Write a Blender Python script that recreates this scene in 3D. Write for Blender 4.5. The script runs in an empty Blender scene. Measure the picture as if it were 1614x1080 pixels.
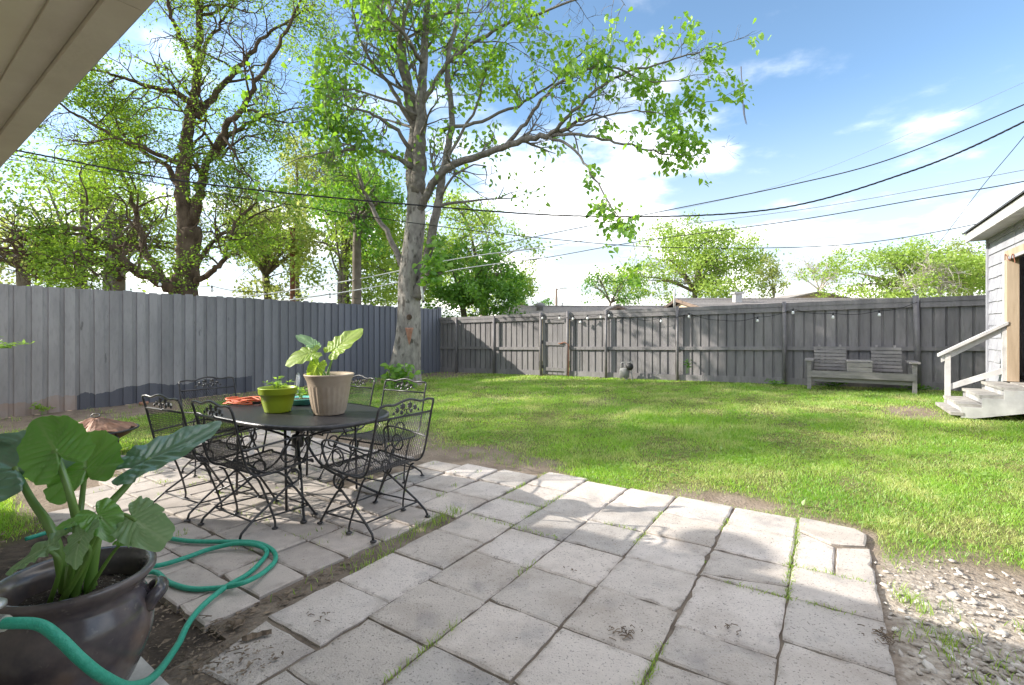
import bpy, math, random
import numpy as np
from mathutils import Vector, Matrix, noise as mnoise
random.seed(7); RNG = np.random.default_rng(11)
R = math.radians
C = bpy.context.scene.collection
SC = bpy.context.scene
# ---------------------------------------------------------------- camera
CAM_H, FPX, CX, HY = 1.4, 762.0, 807.0, 522.0
cam = bpy.data.cameras.new('camera'); cam_o = bpy.data.objects.new('camera', cam); C.objects.link(cam_o)
cam.sensor_width = 36; cam.lens = 36*FPX/1614; cam.shift_y = -18/1614; cam.clip_end = 2000; cam.clip_start = .05
cam_o.location = (0, 0, CAM_H); cam_o.rotation_euler = (R(90), 0, 0)
SC.camera = cam_o
# ---------------------------------------------------------------- light: sun low on the left, sky
SUN_DIR = Vector((-1.88, .19, 1.0)).normalized()          # towards the sun
EL = math.asin(SUN_DIR.z); AZ = math.atan2(SUN_DIR.x, SUN_DIR.y)
W = bpy.data.worlds.new('World'); SC.world = W; W.use_nodes = True
def build_world():
    nt = W.node_tree; nt.nodes.clear(); N = nt.nodes.new; L = nt.links.new
    out = N('ShaderNodeOutputWorld'); bg = N('ShaderNodeBackground'); bg.inputs['Strength'].default_value = .15
    sky = N('ShaderNodeTexSky'); sky.sky_type = 'NISHITA'; sky.sun_disc = False
    sky.sun_elevation = EL; sky.sun_rotation = AZ; sky.altitude = 2500; sky.air_density = 1.0; sky.dust_density = 3.0; sky.ozone_density = 2.0
    tc = N('ShaderNodeTexCoord'); sep = N('ShaderNodeSeparateXYZ'); L(tc.outputs['Generated'], sep.inputs[0])
    # cloud layer: direction projected on a flat layer overhead
    add = N('ShaderNodeMath'); add.operation = 'ADD'; L(sep.outputs['Z'], add.inputs[0]); add.inputs[1].default_value = .12
    mx = N('ShaderNodeMath'); mx.operation = 'MAXIMUM'; L(add.outputs[0], mx.inputs[0]); mx.inputs[1].default_value = .05
    dx = N('ShaderNodeMath'); dx.operation = 'DIVIDE'; L(sep.outputs['X'], dx.inputs[0]); L(mx.outputs[0], dx.inputs[1])
    dy = N('ShaderNodeMath'); dy.operation = 'DIVIDE'; L(sep.outputs['Y'], dy.inputs[0]); L(mx.outputs[0], dy.inputs[1])
    cmb = N('ShaderNodeCombineXYZ'); L(dx.outputs[0], cmb.inputs[0]); L(dy.outputs[0], cmb.inputs[1]); cmb.inputs[2].default_value = 63.3
    nz = N('ShaderNodeTexNoise'); nz.inputs['Scale'].default_value = 1.15; nz.inputs['Detail'].default_value = 9; nz.inputs['Roughness'].default_value = .56
    L(cmb.outputs[0], nz.inputs['Vector'])
    mr = N('ShaderNodeMapRange'); mr.interpolation_type = 'SMOOTHSTEP'; L(nz.outputs['Fac'], mr.inputs['Value'])
    mr.inputs['From Min'].default_value = .46; mr.inputs['From Max'].default_value = .92; mr.inputs['To Max'].default_value = .85
    # haze whitening toward the horizon
    hz = N('ShaderNodeMapRange'); hz.interpolation_type = 'SMOOTHSTEP'; L(sep.outputs['Z'], hz.inputs['Value'])
    hz.inputs['From Min'].default_value = .0; hz.inputs['From Max'].default_value = .42; hz.inputs['To Min'].default_value = .85; hz.inputs['To Max'].default_value = 0
    tn = N('ShaderNodeMix'); tn.data_type = 'RGBA'; tn.blend_type = 'MULTIPLY'; tn.inputs[0].default_value = 1; L(sky.outputs[0], tn.inputs[6]); tn.inputs[7].default_value = (.60, .63, .57, 1)
    m1 = N('ShaderNodeMix'); m1.data_type = 'RGBA'; L(hz.outputs[0], m1.inputs['Factor']); L(tn.outputs[2], m1.inputs[6]); m1.inputs[7].default_value = (1.8, 1.8, 1.8, 1)
    m2 = N('ShaderNodeMix'); m2.data_type = 'RGBA'; L(mr.outputs[0], m2.inputs['Factor']); L(m1.outputs[2], m2.inputs[6]); m2.inputs[7].default_value = (15, 13.6, 11.7, 1)
    L(m2.outputs[2], bg.inputs['Color']); L(bg.outputs[0], out.inputs[0])
build_world()
sl = bpy.data.lights.new('sun', 'SUN'); sl.energy = 2.3; sl.angle = R(.53); sl.color = (1, .94, .84)
sun_o = bpy.data.objects.new('sun', sl); C.objects.link(sun_o); sun_o.rotation_euler = SUN_DIR.to_track_quat('Z', 'Y').to_euler()
VS = SC.view_settings; VS.view_transform = 'Standard'; VS.look = 'None'; VS.gamma = 1; VS.exposure = 2.0; VS.use_curve_mapping = False
SC.render.engine = 'CYCLES'; SC.cycles.use_denoising = True; SC.cycles.max_bounces = 7; SC.cycles.transmission_bounces = 4
# ---------------------------------------------------------------- yard axes: u runs to the far fence, v to the boundary fence
A0 = math.atan2(493, 762); SN, CS = math.sin(A0), math.cos(A0); YROT = math.pi/2 - A0
def uv2xy(u, v): return (u*SN - v*CS, u*CS + v*SN)
def xy2uv(x, y): return (x*SN + y*CS, -x*CS + y*SN)
def sstep(a, b, x):
    t = np.clip((x-a)/(b-a), 0, 1); return t*t*(3-2*t)
def gz_uv(u, v):
    return -.03 + .0175*np.clip(11.3-v, 0, 22)*sstep(4.3, 11.5, u)
def gz(x, y): return gz_uv(*xy2uv(x, y))
def At(px, py, Y): return Vector(((px-CX)/FPX*Y, Y, CAM_H-(py-HY)/FPX*Y))
def Gp(px, py, z=0):
    Y = FPX*(CAM_H-z)/(py-HY); return Vector(((px-CX)/FPX*Y, Y, z))
def UV(u, v, z=0): return Vector((*uv2xy(u, v), z))
# ---------------------------------------------------------------- mesh building
class MB:
    def __init__(s): s.v = []; s.f = []
    def box(s, lo, hi, bev=0):
        (x0, y0, z0), (x1, y1, z1) = lo, hi; n = len(s.v)
        s.v += [(x0,y0,z0),(x1,y0,z0),(x1,y1,z0),(x0,y1,z0),(x0,y0,z1),(x1,y0,z1),(x1,y1,z1),(x0,y1,z1)]
        s.f += [tuple(n+i for i in q) for q in ((3,2,1,0),(4,5,6,7),(0,1,5,4),(1,2,6,5),(2,3,7,6),(3,0,4,7))]; return s
    def prism(s, poly, axis, a, b):
        """poly of 2-D points extruded along axis (0,1,2) from a to b; 2-D order is the remaining axes"""
        n = len(s.v); k = len(poly)
        def put(p, t):
            c = list(p); c.insert(axis, t); return tuple(c)
        s.v += [put(p, a) for p in poly] + [put(p, b) for p in poly]
        s.f += [tuple(range(n+k-1, n-1, -1)), tuple(range(n+k, n+2*k))]
        s.f += [(n+i, n+(i+1) % k, n+k+(i+1) % k, n+k+i) for i in range(k)]; return s
    def tube(s, pts, r, n=6, r1=None, cap=True, closed=False, flat=1.0):
        P = [Vector(p) for p in pts]; m = len(P)
        if m < 2: return s
        T = []
        for i in range(m):
            a = P[(i-1) % m] if (closed or i > 0) else P[0]; b = P[(i+1) % m] if (closed or i < m-1) else P[-1]
            t = b-a; T.append(t.normalized() if t.length > 1e-9 else Vector((0, 0, 1)))
        up = Vector((0, 0, 1)) if abs(T[0].z) < .9 else Vector((1, 0, 0))
        nrm = T[0].cross(up).normalized(); base = len(s.v)
        for i in range(m):
            nrm = (nrm - T[i]*nrm.dot(T[i])); nrm = nrm.normalized() if nrm.length > 1e-6 else T[i].orthogonal().normalized()
            bn = T[i].cross(nrm)
            rr = r[i] if isinstance(r, (list, tuple)) else (r if r1 is None else r + (r1-r)*i/(m-1))
            for k in range(n):
                a = 2*math.pi*k/n; s.v.append(tuple(P[i] + nrm*math.cos(a)*rr + bn*math.sin(a)*rr*flat))
        for i in range(m if closed else m-1):
            j = (i+1) % m
            for k in range(n):
                k2 = (k+1) % n; s.f.append((base+i*n+k, base+i*n+k2, base+j*n+k2, base+j*n+k))
        if cap and not closed:
            s.f.append(tuple(base+k for k in range(n-1, -1, -1))); s.f.append(tuple(base+(m-1)*n+k for k in range(n)))
        return s
    def lathe(s, prof, n=32, c=(0, 0, 0), capb=True, capt=False, sx=1, sy=1, wob=None):
        base = len(s.v)
        for (r, z) in prof:
            for k in range(n):
                a = 2*math.pi*k/n; q = r*(wob(a, z) if wob else 1)
                s.v.append((c[0]+q*math.cos(a)*sx, c[1]+q*math.sin(a)*sy, c[2]+z))
        for i in range(len(prof)-1):
            for k in range(n):
                k2 = (k+1) % n; s.f.append((base+i*n+k, base+i*n+k2, base+(i+1)*n+k2, base+(i+1)*n+k))
        if capb: s.f.append(tuple(base+k for k in range(n-1, -1, -1)))
        if capt: s.f.append(tuple(base+(len(prof)-1)*n+k for k in range(n)))
        return s
    def xf(s, M): s.v = [tuple(M @ Vector(p)) for p in s.v]; return s
    def mesh(s, name, mat, smooth=False):
        me = bpy.data.meshes.new(name); me.from_pydata(s.v, [], s.f); me.update()
        if mat: me.materials.append(mat)
        if smooth: me.polygons.foreach_set('use_smooth', [True]*len(me.polygons))
        return me
    def build(s, name, mat, parent=None, smooth=False, loc=None):
        return link(name, s.mesh(name, mat, smooth), parent, loc)
def link(name, me, parent=None, loc=None, rz=0):
    o = bpy.data.objects.new(name, me); C.objects.link(o); o.parent = parent
    if loc is not None: o.location = loc
    if rz: o.rotation_euler = (0, 0, rz)
    return o
def np_mesh(name, V, F, mat, attrs=None, smooth=False):
    me = bpy.data.meshes.new(name); V = np.asarray(V, dtype=np.float32); F = np.asarray(F, dtype=np.int32); k = F.shape[1]
    me.vertices.add(len(V)); me.vertices.foreach_set('co', V.ravel())
    me.loops.add(F.size); me.loops.foreach_set('vertex_index', F.ravel())
    me.polygons.add(len(F)); me.polygons.foreach_set('loop_start', np.arange(0, F.size, k, dtype=np.int32))
    if smooth: me.polygons.foreach_set('use_smooth', np.ones(len(F), dtype=bool))
    for nm, arr in (attrs or {}).items():
        at = me.attributes.new(nm, 'FLOAT', 'POINT'); at.data.foreach_set('value', np.asarray(arr, dtype=np.float32))
    me.update(calc_edges=True); me.validate()
    if mat: me.materials.append(mat)
    return me
def tag(o, label=None, cat=None, group=None, kind=None):
    if label: o['label'] = label
    if cat: o['category'] = cat
    if group: o['group'] = group
    if kind: o['kind'] = kind
    return o
def thing(name, label, cat, loc=(0, 0, 0), rz=0, group=None):
    o = bpy.data.objects.new(name, None); C.objects.link(o); o.location = loc; o.rotation_euler = (0, 0, rz); o.empty_display_size = .1
    return tag(o, label, cat, group)
def thing_uv(name, label, cat, u, v, z=0, rot=0, group=None):
    """local x is u, local y is v (turned by rot)"""
    return thing(name, label, cat, UV(u, v, z), YROT+rot, group)
def copy_tree(o, parent=None):
    c = o.copy(); C.objects.link(c); c.parent = parent
    for ch in list(o.children): copy_tree(ch, c)
    return c
def catmull(P, per=6):
    P = [Vector(p) for p in P]; Q = [P[0]*2-P[1]] + P + [P[-1]*2-P[-2]]; out = []
    for i in range(1, len(Q)-2):
        a, b, c, d = Q[i-1], Q[i], Q[i+1], Q[i+2]
        for k in range(per):
            t = k/per; out.append(.5*((2*b)+(c-a)*t+(2*a-5*b+4*c-d)*t*t+(3*b-a-3*c+d)*t**3))
    out.append(P[-1]); return out
# ---------------------------------------------------------------- materials
MATS = {}
def pm(name, c1, c2=None, scale=4, rough=.7, bump=0, bscale=30, metal=0, spec=.4, detail=5, obj_rand=0, trans=0, contrast=(.35, .65), stretch=None, coord='pos', extra=None):
    """a Principled material with two colours mixed by noise, fine relief and a little per-object variation"""
    m = bpy.data.materials.new(name); m.use_nodes = True; nt = m.node_tree; N = nt.nodes.new; L = nt.links.new
    b = nt.nodes['Principled BSDF']; b.inputs['Roughness'].default_value = rough; b.inputs['Metallic'].default_value = metal; b.inputs['Specular IOR Level'].default_value = spec
    if coord == 'pos': g = N('ShaderNodeNewGeometry'); src = g.outputs['Position']
    else: g = N('ShaderNodeTexCoord'); src = g.outputs['Object']
    if stretch:
        mp = N('ShaderNodeMapping'); mp.inputs['Scale'].default_value = stretch; L(src, mp.inputs[0]); src = mp.outputs[0]
    c2 = c2 or c1
    nz = N('ShaderNodeTexNoise'); nz.inputs['Scale'].default_value = scale; nz.inputs['Detail'].default_value = detail; nz.inputs['Roughness'].default_value = .6; L(src, nz.inputs['Vector'])
    mr = N('ShaderNodeMapRange'); L(nz.outputs['Fac'], mr.inputs[0]); mr.inputs[1].default_value = contrast[0]; mr.inputs[2].default_value = contrast[1]
    mx = N('ShaderNodeMix'); mx.data_type = 'RGBA'; L(mr.outputs[0], mx.inputs[0]); mx.inputs[6].default_value = (*c1, 1); mx.inputs[7].default_value = (*c2, 1)
    col = mx.outputs[2]
    if extra: col = extra(nt, col, src)
    if obj_rand:
        oi = N('ShaderNodeObjectInfo'); hs = N('ShaderNodeHueSaturation'); m2 = N('ShaderNodeMapRange'); L(oi.outputs['Random'], m2.inputs[0])
        m2.inputs[3].default_value = 1-obj_rand; m2.inputs[4].default_value = 1+obj_rand; L(m2.outputs[0], hs.inputs['Value']); L(col, hs.inputs['Color']); col = hs.outputs[0]
    L(col, b.inputs['Base Color'])
    if bump:
        n2 = N('ShaderNodeTexNoise'); n2.inputs['Scale'].default_value = bscale; n2.inputs['Detail'].default_value = 6; L(src, n2.inputs['Vector'])
        bp = N('ShaderNodeBump'); bp.inputs['Strength'].default_value = bump; bp.inputs['Distance'].default_value = .01; L(n2.outputs['Fac'], bp.inputs['Height']); L(bp.outputs[0], b.inputs['Normal'])
    MATS[name] = m; return m
def overlay(scale, lo, hi, colr, amount=1, detail=4, kind='noise'):
    """returns an 'extra' callback: spots or stains of colr where noise lies above a threshold"""
    def f(nt, col, src):
        N = nt.nodes.new; L = nt.links.new
        if kind == 'noise':
            n = N('ShaderNodeTexNoise'); n.inputs['Scale'].default_value = scale; n.inputs['Detail'].default_value = detail; o = n.outputs['Fac']
        else:
            n = N('ShaderNodeTexVoronoi'); n.feature = 'DISTANCE_TO_EDGE'; n.inputs['Scale'].default_value = scale; o = n.outputs['Distance']
        L(src, n.inputs['Vector'])
        r = N('ShaderNodeMapRange'); L(o, r.inputs[0]); r.inputs[1].default_value = lo; r.inputs[2].default_value = hi; r.inputs[4].default_value = amount
        x = N('ShaderNodeMix'); x.data_type = 'RGBA'; L(r.outputs[0], x.inputs[0]); L(col, x.inputs[6]); x.inputs[7].default_value = (*colr, 1); return x.outputs[2]
    return f
def chain(*fs):
    def f(nt, col, src):
        for g in fs: col = g(nt, col, src)
        return col
    return f
def leafmat(name, c1, c2, trans=.45, rough=.5, scale=1.2, attr=None, attrcol=None, tcol=None, gloss=.06, patch=None):
    m = bpy.data.materials.new(name); m.use_nodes = True; nt = m.node_tree; nt.nodes.clear(); N = nt.nodes.new; L = nt.links.new
    out = N('ShaderNodeOutputMaterial'); g = N('ShaderNodeNewGeometry')
    nz = N('ShaderNodeTexNoise'); nz.inputs['Scale'].default_value = scale; nz.inputs['Detail'].default_value = 3; L(g.outputs['Position'], nz.inputs['Vector'])
    ad = N('ShaderNodeMath'); ad.operation = 'MULTIPLY_ADD'; L(g.outputs['Random Per Island'], ad.inputs[0]); ad.inputs[1].default_value = .8; L(nz.outputs['Fac'], ad.inputs[2])
    mr = N('ShaderNodeMapRange'); L(ad.outputs[0], mr.inputs[0]); mr.inputs[1].default_value = .4; mr.inputs[2].default_value = 1.4
    mx = N('ShaderNodeMix'); mx.data_type = 'RGBA'; L(mr.outputs[0], mx.inputs[0]); mx.inputs[6].default_value = (*c1, 1); mx.inputs[7].default_value = (*c2, 1); col = mx.outputs[2]
    if attr:
        at = N('ShaderNodeAttribute'); at.attribute_name = attr; x = N('ShaderNodeMix'); x.data_type = 'RGBA'; L(at.outputs['Fac'], x.inputs[0]); L(col, x.inputs[6]); x.inputs[7].default_value = (*attrcol, 1); col = x.outputs[2]
    if patch:
        pn = N('ShaderNodeTexNoise'); pn.inputs['Scale'].default_value = 1.6; pn.inputs['Detail'].default_value = 6; L(g.outputs['Position'], pn.inputs['Vector'])
        pa = N('ShaderNodeMath'); pa.operation = 'MULTIPLY_ADD'; L(g.outputs['Random Per Island'], pa.inputs[0]); pa.inputs[1].default_value = .22; L(pn.outputs['Fac'], pa.inputs[2])
        pr = N('ShaderNodeMapRange'); L(pa.outputs[0], pr.inputs[0]); pr.inputs[1].default_value = .58; pr.inputs[2].default_value = .82; pr.inputs[4].default_value = .75
        x = N('ShaderNodeMix'); x.data_type = 'RGBA'; L(pr.outputs[0], x.inputs[0]); L(col, x.inputs[6]); x.inputs[7].default_value = (*patch, 1); col = x.outputs[2]
    d = N('ShaderNodeBsdfDiffuse'); t = N('ShaderNodeBsdfTranslucent'); gl = N('ShaderNodeBsdfGlossy'); gl.inputs['Roughness'].default_value = rough
    L(col, d.inputs[0])
    hs = N('ShaderNodeHueSaturation'); hs.inputs['Hue'].default_value = .487; hs.inputs['Saturation'].default_value = 1.1; hs.inputs['Value'].default_value = 1.9; L(col, hs.inputs['Color']); L(hs.outputs[0], t.inputs[0])
    m1 = N('ShaderNodeMixShader'); m1.inputs[0].default_value = trans; L(d.outputs[0], m1.inputs[1]); L(t.outputs[0], m1.inputs[2])
    m2 = N('ShaderNodeMixShader'); m2.inputs[0].default_value = gloss; L(m1.outputs[0], m2.inputs[1]); L(gl.outputs[0], m2.inputs[2]); L(m2.outputs[0], out.inputs[0])
    MATS[name] = m; return m
def edge_dirt(nt, col, src):
    N = nt.nodes.new; L = nt.links.new; at = N('ShaderNodeAttribute'); at.attribute_name = 'edge'; n = N('ShaderNodeTexNoise'); n.inputs['Scale'].default_value = 11; n.inputs['Detail'].default_value = 5; L(src, n.inputs['Vector'])
    a = N('ShaderNodeMapRange'); L(n.outputs['Fac'], a.inputs[0]); a.inputs[1].default_value = .48; a.inputs[2].default_value = .74; a.inputs[4].default_value = .6; b = N('ShaderNodeMath'); b.operation = 'MULTIPLY'; L(at.outputs['Fac'], b.inputs[0]); L(a.outputs[0], b.inputs[1])
    x = N('ShaderNodeMix'); x.data_type = 'RGBA'; L(b.outputs[0], x.inputs[0]); L(col, x.inputs[6]); x.inputs[7].default_value = (.16, .135, .11, 1); return x.outputs[2]
def slab_tone(nt, col, src):
    """each slab leans to grey, tan or pink"""
    N = nt.nodes.new; L = nt.links.new; oi = N('ShaderNodeObjectInfo'); r = N('ShaderNodeValToRGB'); L(oi.outputs['Random'], r.inputs[0]); e = r.color_ramp.elements; e[0].color = (.40, .385, .37, 1); e[1].color = (.50, .435, .385, 1)
    for p, c in ((.25, (.52, .475, .44, 1)), (.5, (.46, .40, .345, 1)), (.75, (.55, .50, .47, 1))): q = e.new(p); q.color = c
    x = N('ShaderNodeMix'); x.data_type = 'RGBA'; x.inputs[0].default_value = .55; L(col, x.inputs[6]); L(r.outputs[0], x.inputs[7])
    n = N('ShaderNodeTexNoise'); n.inputs['Scale'].default_value = 1.7; n.inputs['Detail'].default_value = 8; n.inputs['Roughness'].default_value = .7; L(src, n.inputs['Vector'])
    a = N('ShaderNodeMapRange'); L(n.outputs['Fac'], a.inputs[0]); a.inputs[1].default_value = .5; a.inputs[2].default_value = .72; a.inputs[4].default_value = .6
    y = N('ShaderNodeMix'); y.data_type = 'RGBA'; L(a.outputs[0], y.inputs[0]); L(x.outputs[2], y.inputs[6]); y.inputs[7].default_value = (.29, .255, .23, 1); return y.outputs[2]
slab_extra = chain(slab_tone, edge_dirt, overlay(2.3, .5, .75, (.27, .225, .185), .55), overlay(95, .60, .70, (.10, .095, .09), .8, 3), overlay(38, .63, .72, (.12, .115, .11), .55), overlay(3.5, .56, .72, (.2, .195, .2), .5))
M_SLAB = pm('aggregate_slab', (.47, .43, .405), (.58, .535, .495), 9, .85, .5, 120, spec=.2, obj_rand=.13, extra=slab_extra)
M_PAVER = pm('grey_paver', (.42, .375, .345), (.52, .465, .425), 8, .85, .35, 150, spec=.2, obj_rand=.12, extra=chain(edge_dirt, overlay(4, .55, .75, (.22, .2, .185), .6), overlay(110, .63, .72, (.13, .12, .115), .6, 2)))
M_DIRT = pm('damp_soil', (.13, .105, .085), (.24, .20, .16), 7, .95, 1.0, 40, spec=.15)
M_PAINT_B = pm('brown_grey_fence_paint', (.19, .178, .184), (.27, .253, .254), 4, .7, .3, 60, spec=.25, obj_rand=.08, stretch=(1, 1, .2), extra=chain(overlay(22, .5, .8, (.15, .135, .13), .6), overlay(14, .66, .74, (.36, .33, .31), .45)))
M_POST = pm('dark_post_paint', (.15, .14, .145), (.21, .195, .2), 5, .5, .2, 60, spec=.4)
M_IRON = pm('black_wrought_iron', (.03, .03, .034), (.07, .067, .07), 25, .36, .15, 120, spec=.5, metal=.3)
M_BARK1 = pm('pale_bark', (.19, .17, .15), (.40, .37, .33), 6, .9, 1.0, 22, spec=.15, stretch=(1, 1, .45), extra=chain(overlay(9, .56, .66, (.075, .065, .055), .85), overlay(3, .5, .7, (.27, .235, .2), .5)))
M_BARK1B = pm('grey_branch_bark', (.13, .115, .10), (.26, .235, .21), 9, .9, .8, 30, spec=.15)
M_BARK2 = pm('brown_bark', (.07, .05, .036), (.17, .125, .09), 6, .95, 1.0, 24, spec=.1, stretch=(1, 1, .4))
M_BARKFAR = pm('far_bark', (.11, .09, .07), (.2, .17, .14), 3, .9)
M_BARKPALE = pm('bleached_twigs', (.42, .38, .33), (.55, .5, .45), 3, .9)
M_WHITE = pm('worn_white_paint', (.42, .41, .41), (.56, .55, .54), 5, .6, .25, 60, spec=.3, obj_rand=.05, extra=overlay(7, .58, .7, (.42, .38, .34), .5))
M_SIDING = pm('pale_lavender_siding_paint', (.31, .31, .345), (.40, .40, .43), 4, .6, .3, 50, spec=.3, obj_rand=.04, extra=overlay(5, .6, .72, (.46, .44, .45), .5))
M_SOFFIT = pm('beige_soffit_paint', (.76, .66, .50), (.82, .73, .57), 2.5, .7, .15, 40, spec=.25)
M_FASCIA = pm('tan_fascia_paint', (.66, .57, .45), (.74, .65, .52), 3, .6, .2, 40, spec=.3)
M_WALLH = pm('house_wall_paint', (.5, .46, .4), (.56, .52, .45), 2, .8)
M_SHINGLE = pm('grey_shingle', (.22, .2, .19), (.34, .31, .29), 12, .9, .5, 30)
M_ROOFDARK = pm('dark_drip_edge', (.05, .05, .055), (.08, .08, .085), 5, .6)
M_RAWWOOD = pm('raw_lumber', (.36, .275, .19), (.52, .41, .30), 5, .7, .3, 40, stretch=(1, 1, .12))
M_GREYWOOD = pm('weathered_grey_bench_paint', (.21, .198, .195), (.31, .29, .285), 7, .75, .3, 60, obj_rand=.08, stretch=(.5, .5, 2))
M_WORNTREAD = pm('worn_tread', (.27, .25, .23), (.44, .42, .39), 8, .8, .3, 60, obj_rand=.06)
M_GLAZE = pm('dark_glazed_ceramic', (.045, .040, .050), (.13, .105, .10), 5, .2, .12, 14, spec=.6, coord='obj', extra=chain(overlay(4, .52, .66, (.19, .13, .095), .75), overlay(3, .55, .7, (.16, .16, .21), .65), overlay(30, .66, .74, (.2, .18, .16), .5)))
M_SOIL = pm('potting_soil', (.02, .015, .012), (.06, .045, .035), 60, .95, 1.0, 90, extra=overlay(130, .66, .7, (.4, .37, .33), .8, 1))
M_TAUPE = pm('taupe_planter_plastic', (.345, .27, .20), (.43, .345, .265), 7, .5, .08, 40, coord='obj')
M_LIME = pm('lime_planter_plastic', (.27, .36, .018), (.31, .41, .025), 5, .4, .05, 40, coord='obj')
M_TEAL = pm('teal_plastic', (.12, .42, .36), (.15, .47, .41), 5, .4)
M_HOSE = pm('green_hose_rubber', (.016, .29, .195), (.035, .36, .25), 60, .45, .3, 200, spec=.5)
M_ORANGE = pm('orange_cord_rubber', (.72, .16, .07), (.82, .21, .10), 20, .5)
M_BLACK = pm('black_rubber', (.012, .012, .013), (.025, .025, .025), 20, .5)
M_METAL = pm('dull_grey_metal', (.38, .38, .38), (.5, .5, .5), 20, .4, metal=.8)
M_METERG = pm('grey_meter_paint', (.2, .2, .2), (.27, .265, .26), 10, .6)
M_COPPER = pm('rusted_copper', (.20, .09, .055), (.34, .2, .14), 10, .55, .4, 30, metal=.35, extra=overlay(6, .5, .62, (.12, .075, .06), .7))
M_RUST = pm('rust', (.16, .06, .035), (.28, .12, .07), 20, .8)
M_TERRA = pm('terracotta', (.36, .17, .11), (.45, .24, .17), 15, .8)
M_CONC = pm('concrete_block', (.44, .43, .40), (.56, .55, .52), 8, .9, .4, 60, extra=overlay(6, .58, .7, (.26, .24, .21), .7))
M_PLASTW = pm('white_plastic', (.72, .72, .72), (.80, .80, .80), 5, .4)
M_BULB = pm('frosted_bulb', (.82, .82, .80), (.86, .86, .85), 5, .15, spec=.6)
def stone_tone(nt, col, src):
    N = nt.nodes.new; L = nt.links.new; g = N('ShaderNodeNewGeometry'); r = N('ShaderNodeValToRGB'); L(g.outputs['Random Per Island'], r.inputs[0]); e = r.color_ramp.elements; e[0].color = (.22, .18, .15, 1); e[1].color = (.68, .64, .585, 1)
    for p, c in ((.3, (.38, .33, .285, 1)), (.6, (.52, .475, .43, 1))): q = e.new(p); q.color = c
    x = N('ShaderNodeMix'); x.data_type = 'RGBA'; x.inputs[0].default_value = .75; L(col, x.inputs[6]); L(r.outputs[0], x.inputs[7]); return x.outputs[2]
M_STONE = pm('crushed_limestone', (.40, .385, .37), (.60, .585, .56), 14, .9, .3, 60, extra=chain(stone_tone, overlay(40, .58, .68, (.30, .26, .22), .6)))
M_LITTER = pm('dead_leaf_litter', (.09, .068, .05), (.26, .20, .145), 22, .9)
M_TAN = pm('tan_gable_paint', (.62, .5, .36), (.68, .56, .41), 4, .8)
M_BROWNTRIM = pm('brown_trim', (.17, .12, .09), (.22, .16, .12), 4, .8)
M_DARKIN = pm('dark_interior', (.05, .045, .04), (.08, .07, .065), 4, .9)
M_CABLE = pm('black_cable', (.012, .012, .013), (.02, .02, .02), 5, .6)
M_GREYCABLE = pm('grey_cable', (.16, .16, .17), (.2, .2, .21), 5, .6)
def fence_base(nt, col):
    """the lowest boards: a navy repaint band, bare pinkish wood where it was never painted (edges fixed to the boards)"""
    N = nt.nodes.new; L = nt.links.new
    g = N('ShaderNodeNewGeometry'); sp = N('ShaderNodeSeparateXYZ'); L(g.outputs['Position'], sp.inputs[0])
    def dot(a, b):
        d = N('ShaderNodeVectorMath'); d.operation = 'DOT_PRODUCT'; L(g.outputs['Position'], d.inputs[0]); d.inputs[1].default_value = (a, b, 0); return d.outputs['Value']
    U = dot(SN, CS)
    nz = N('ShaderNodeTexNoise'); nz.inputs['Scale'].default_value = 1.7; nz.inputs['Detail'].default_value = 2; L(g.outputs['Position'], nz.inputs['Vector'])
    def mth(op, a, b):
        n = N('ShaderNodeMath'); n.operation = op
        for i, x in enumerate((a, b)):
            if isinstance(x, (int, float)): n.inputs[i].default_value = x
            else: L(x, n.inputs[i])
        return n.outputs[0]
    n3 = N('ShaderNodeTexNoise'); n3.inputs['Scale'].default_value = 16; L(g.outputs['Position'], n3.inputs['Vector'])
    top = mth('ADD', mth('ADD', mth('MULTIPLY', nz.outputs['Fac'], .34), mth('MULTIPLY', n3.outputs['Fac'], .05)), .10)
    top2 = mth('ADD', top, mth('MULTIPLY', mth('SUBTRACT', U, 4.0), .035))
    low = mth('LESS_THAN', sp.outputs['Z'], top2)
    # navy band between u 3.1 and 6.1
    navy = mth('MULTIPLY', low, mth('MULTIPLY', mth('GREATER_THAN', U, 3.05), mth('LESS_THAN', U, 6.2)))
    n2 = N('ShaderNodeTexNoise'); n2.inputs['Scale'].default_value = 5; n2.inputs['Detail'].default_value = 5; L(g.outputs['Position'], n2.inputs['Vector'])
    raw = mth('MULTIPLY', mth('MULTIPLY', low, mth('LESS_THAN', U, 3.05)), mth('ADD', mth('MULTIPLY', n2.outputs['Fac'], 1.2), .05))
    blue = mth('MULTIPLY', mth('SUBTRACT', U, 3.0), .16)  # bluish tree shade towards the far end, put into the board colour
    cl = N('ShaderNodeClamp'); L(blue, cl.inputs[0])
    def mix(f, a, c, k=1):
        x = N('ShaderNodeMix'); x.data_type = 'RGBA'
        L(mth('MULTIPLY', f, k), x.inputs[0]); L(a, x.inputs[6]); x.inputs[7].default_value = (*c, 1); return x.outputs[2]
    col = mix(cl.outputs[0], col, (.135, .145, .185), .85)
    col = mix(navy, col, (.085, .088, .11), .9)
    col = mix(raw, col, (.33, .22, .165), .8)
    return col
# boundary-fence paint
M_PAINT_L = pm('grey_fence_paint', (.28, .265, .265), (.37, .35, .348), 3, .65, .25, 60, spec=.3, obj_rand=.11, stretch=(1, 1, .25), extra=lambda nt, col, src: fence_base(nt, overlay(26, .5, .8, (.2, .19, .19), .5)(nt, overlay(9, .70, .74, (.13, .12, .12), .8)(nt, col, src), src)))
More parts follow.
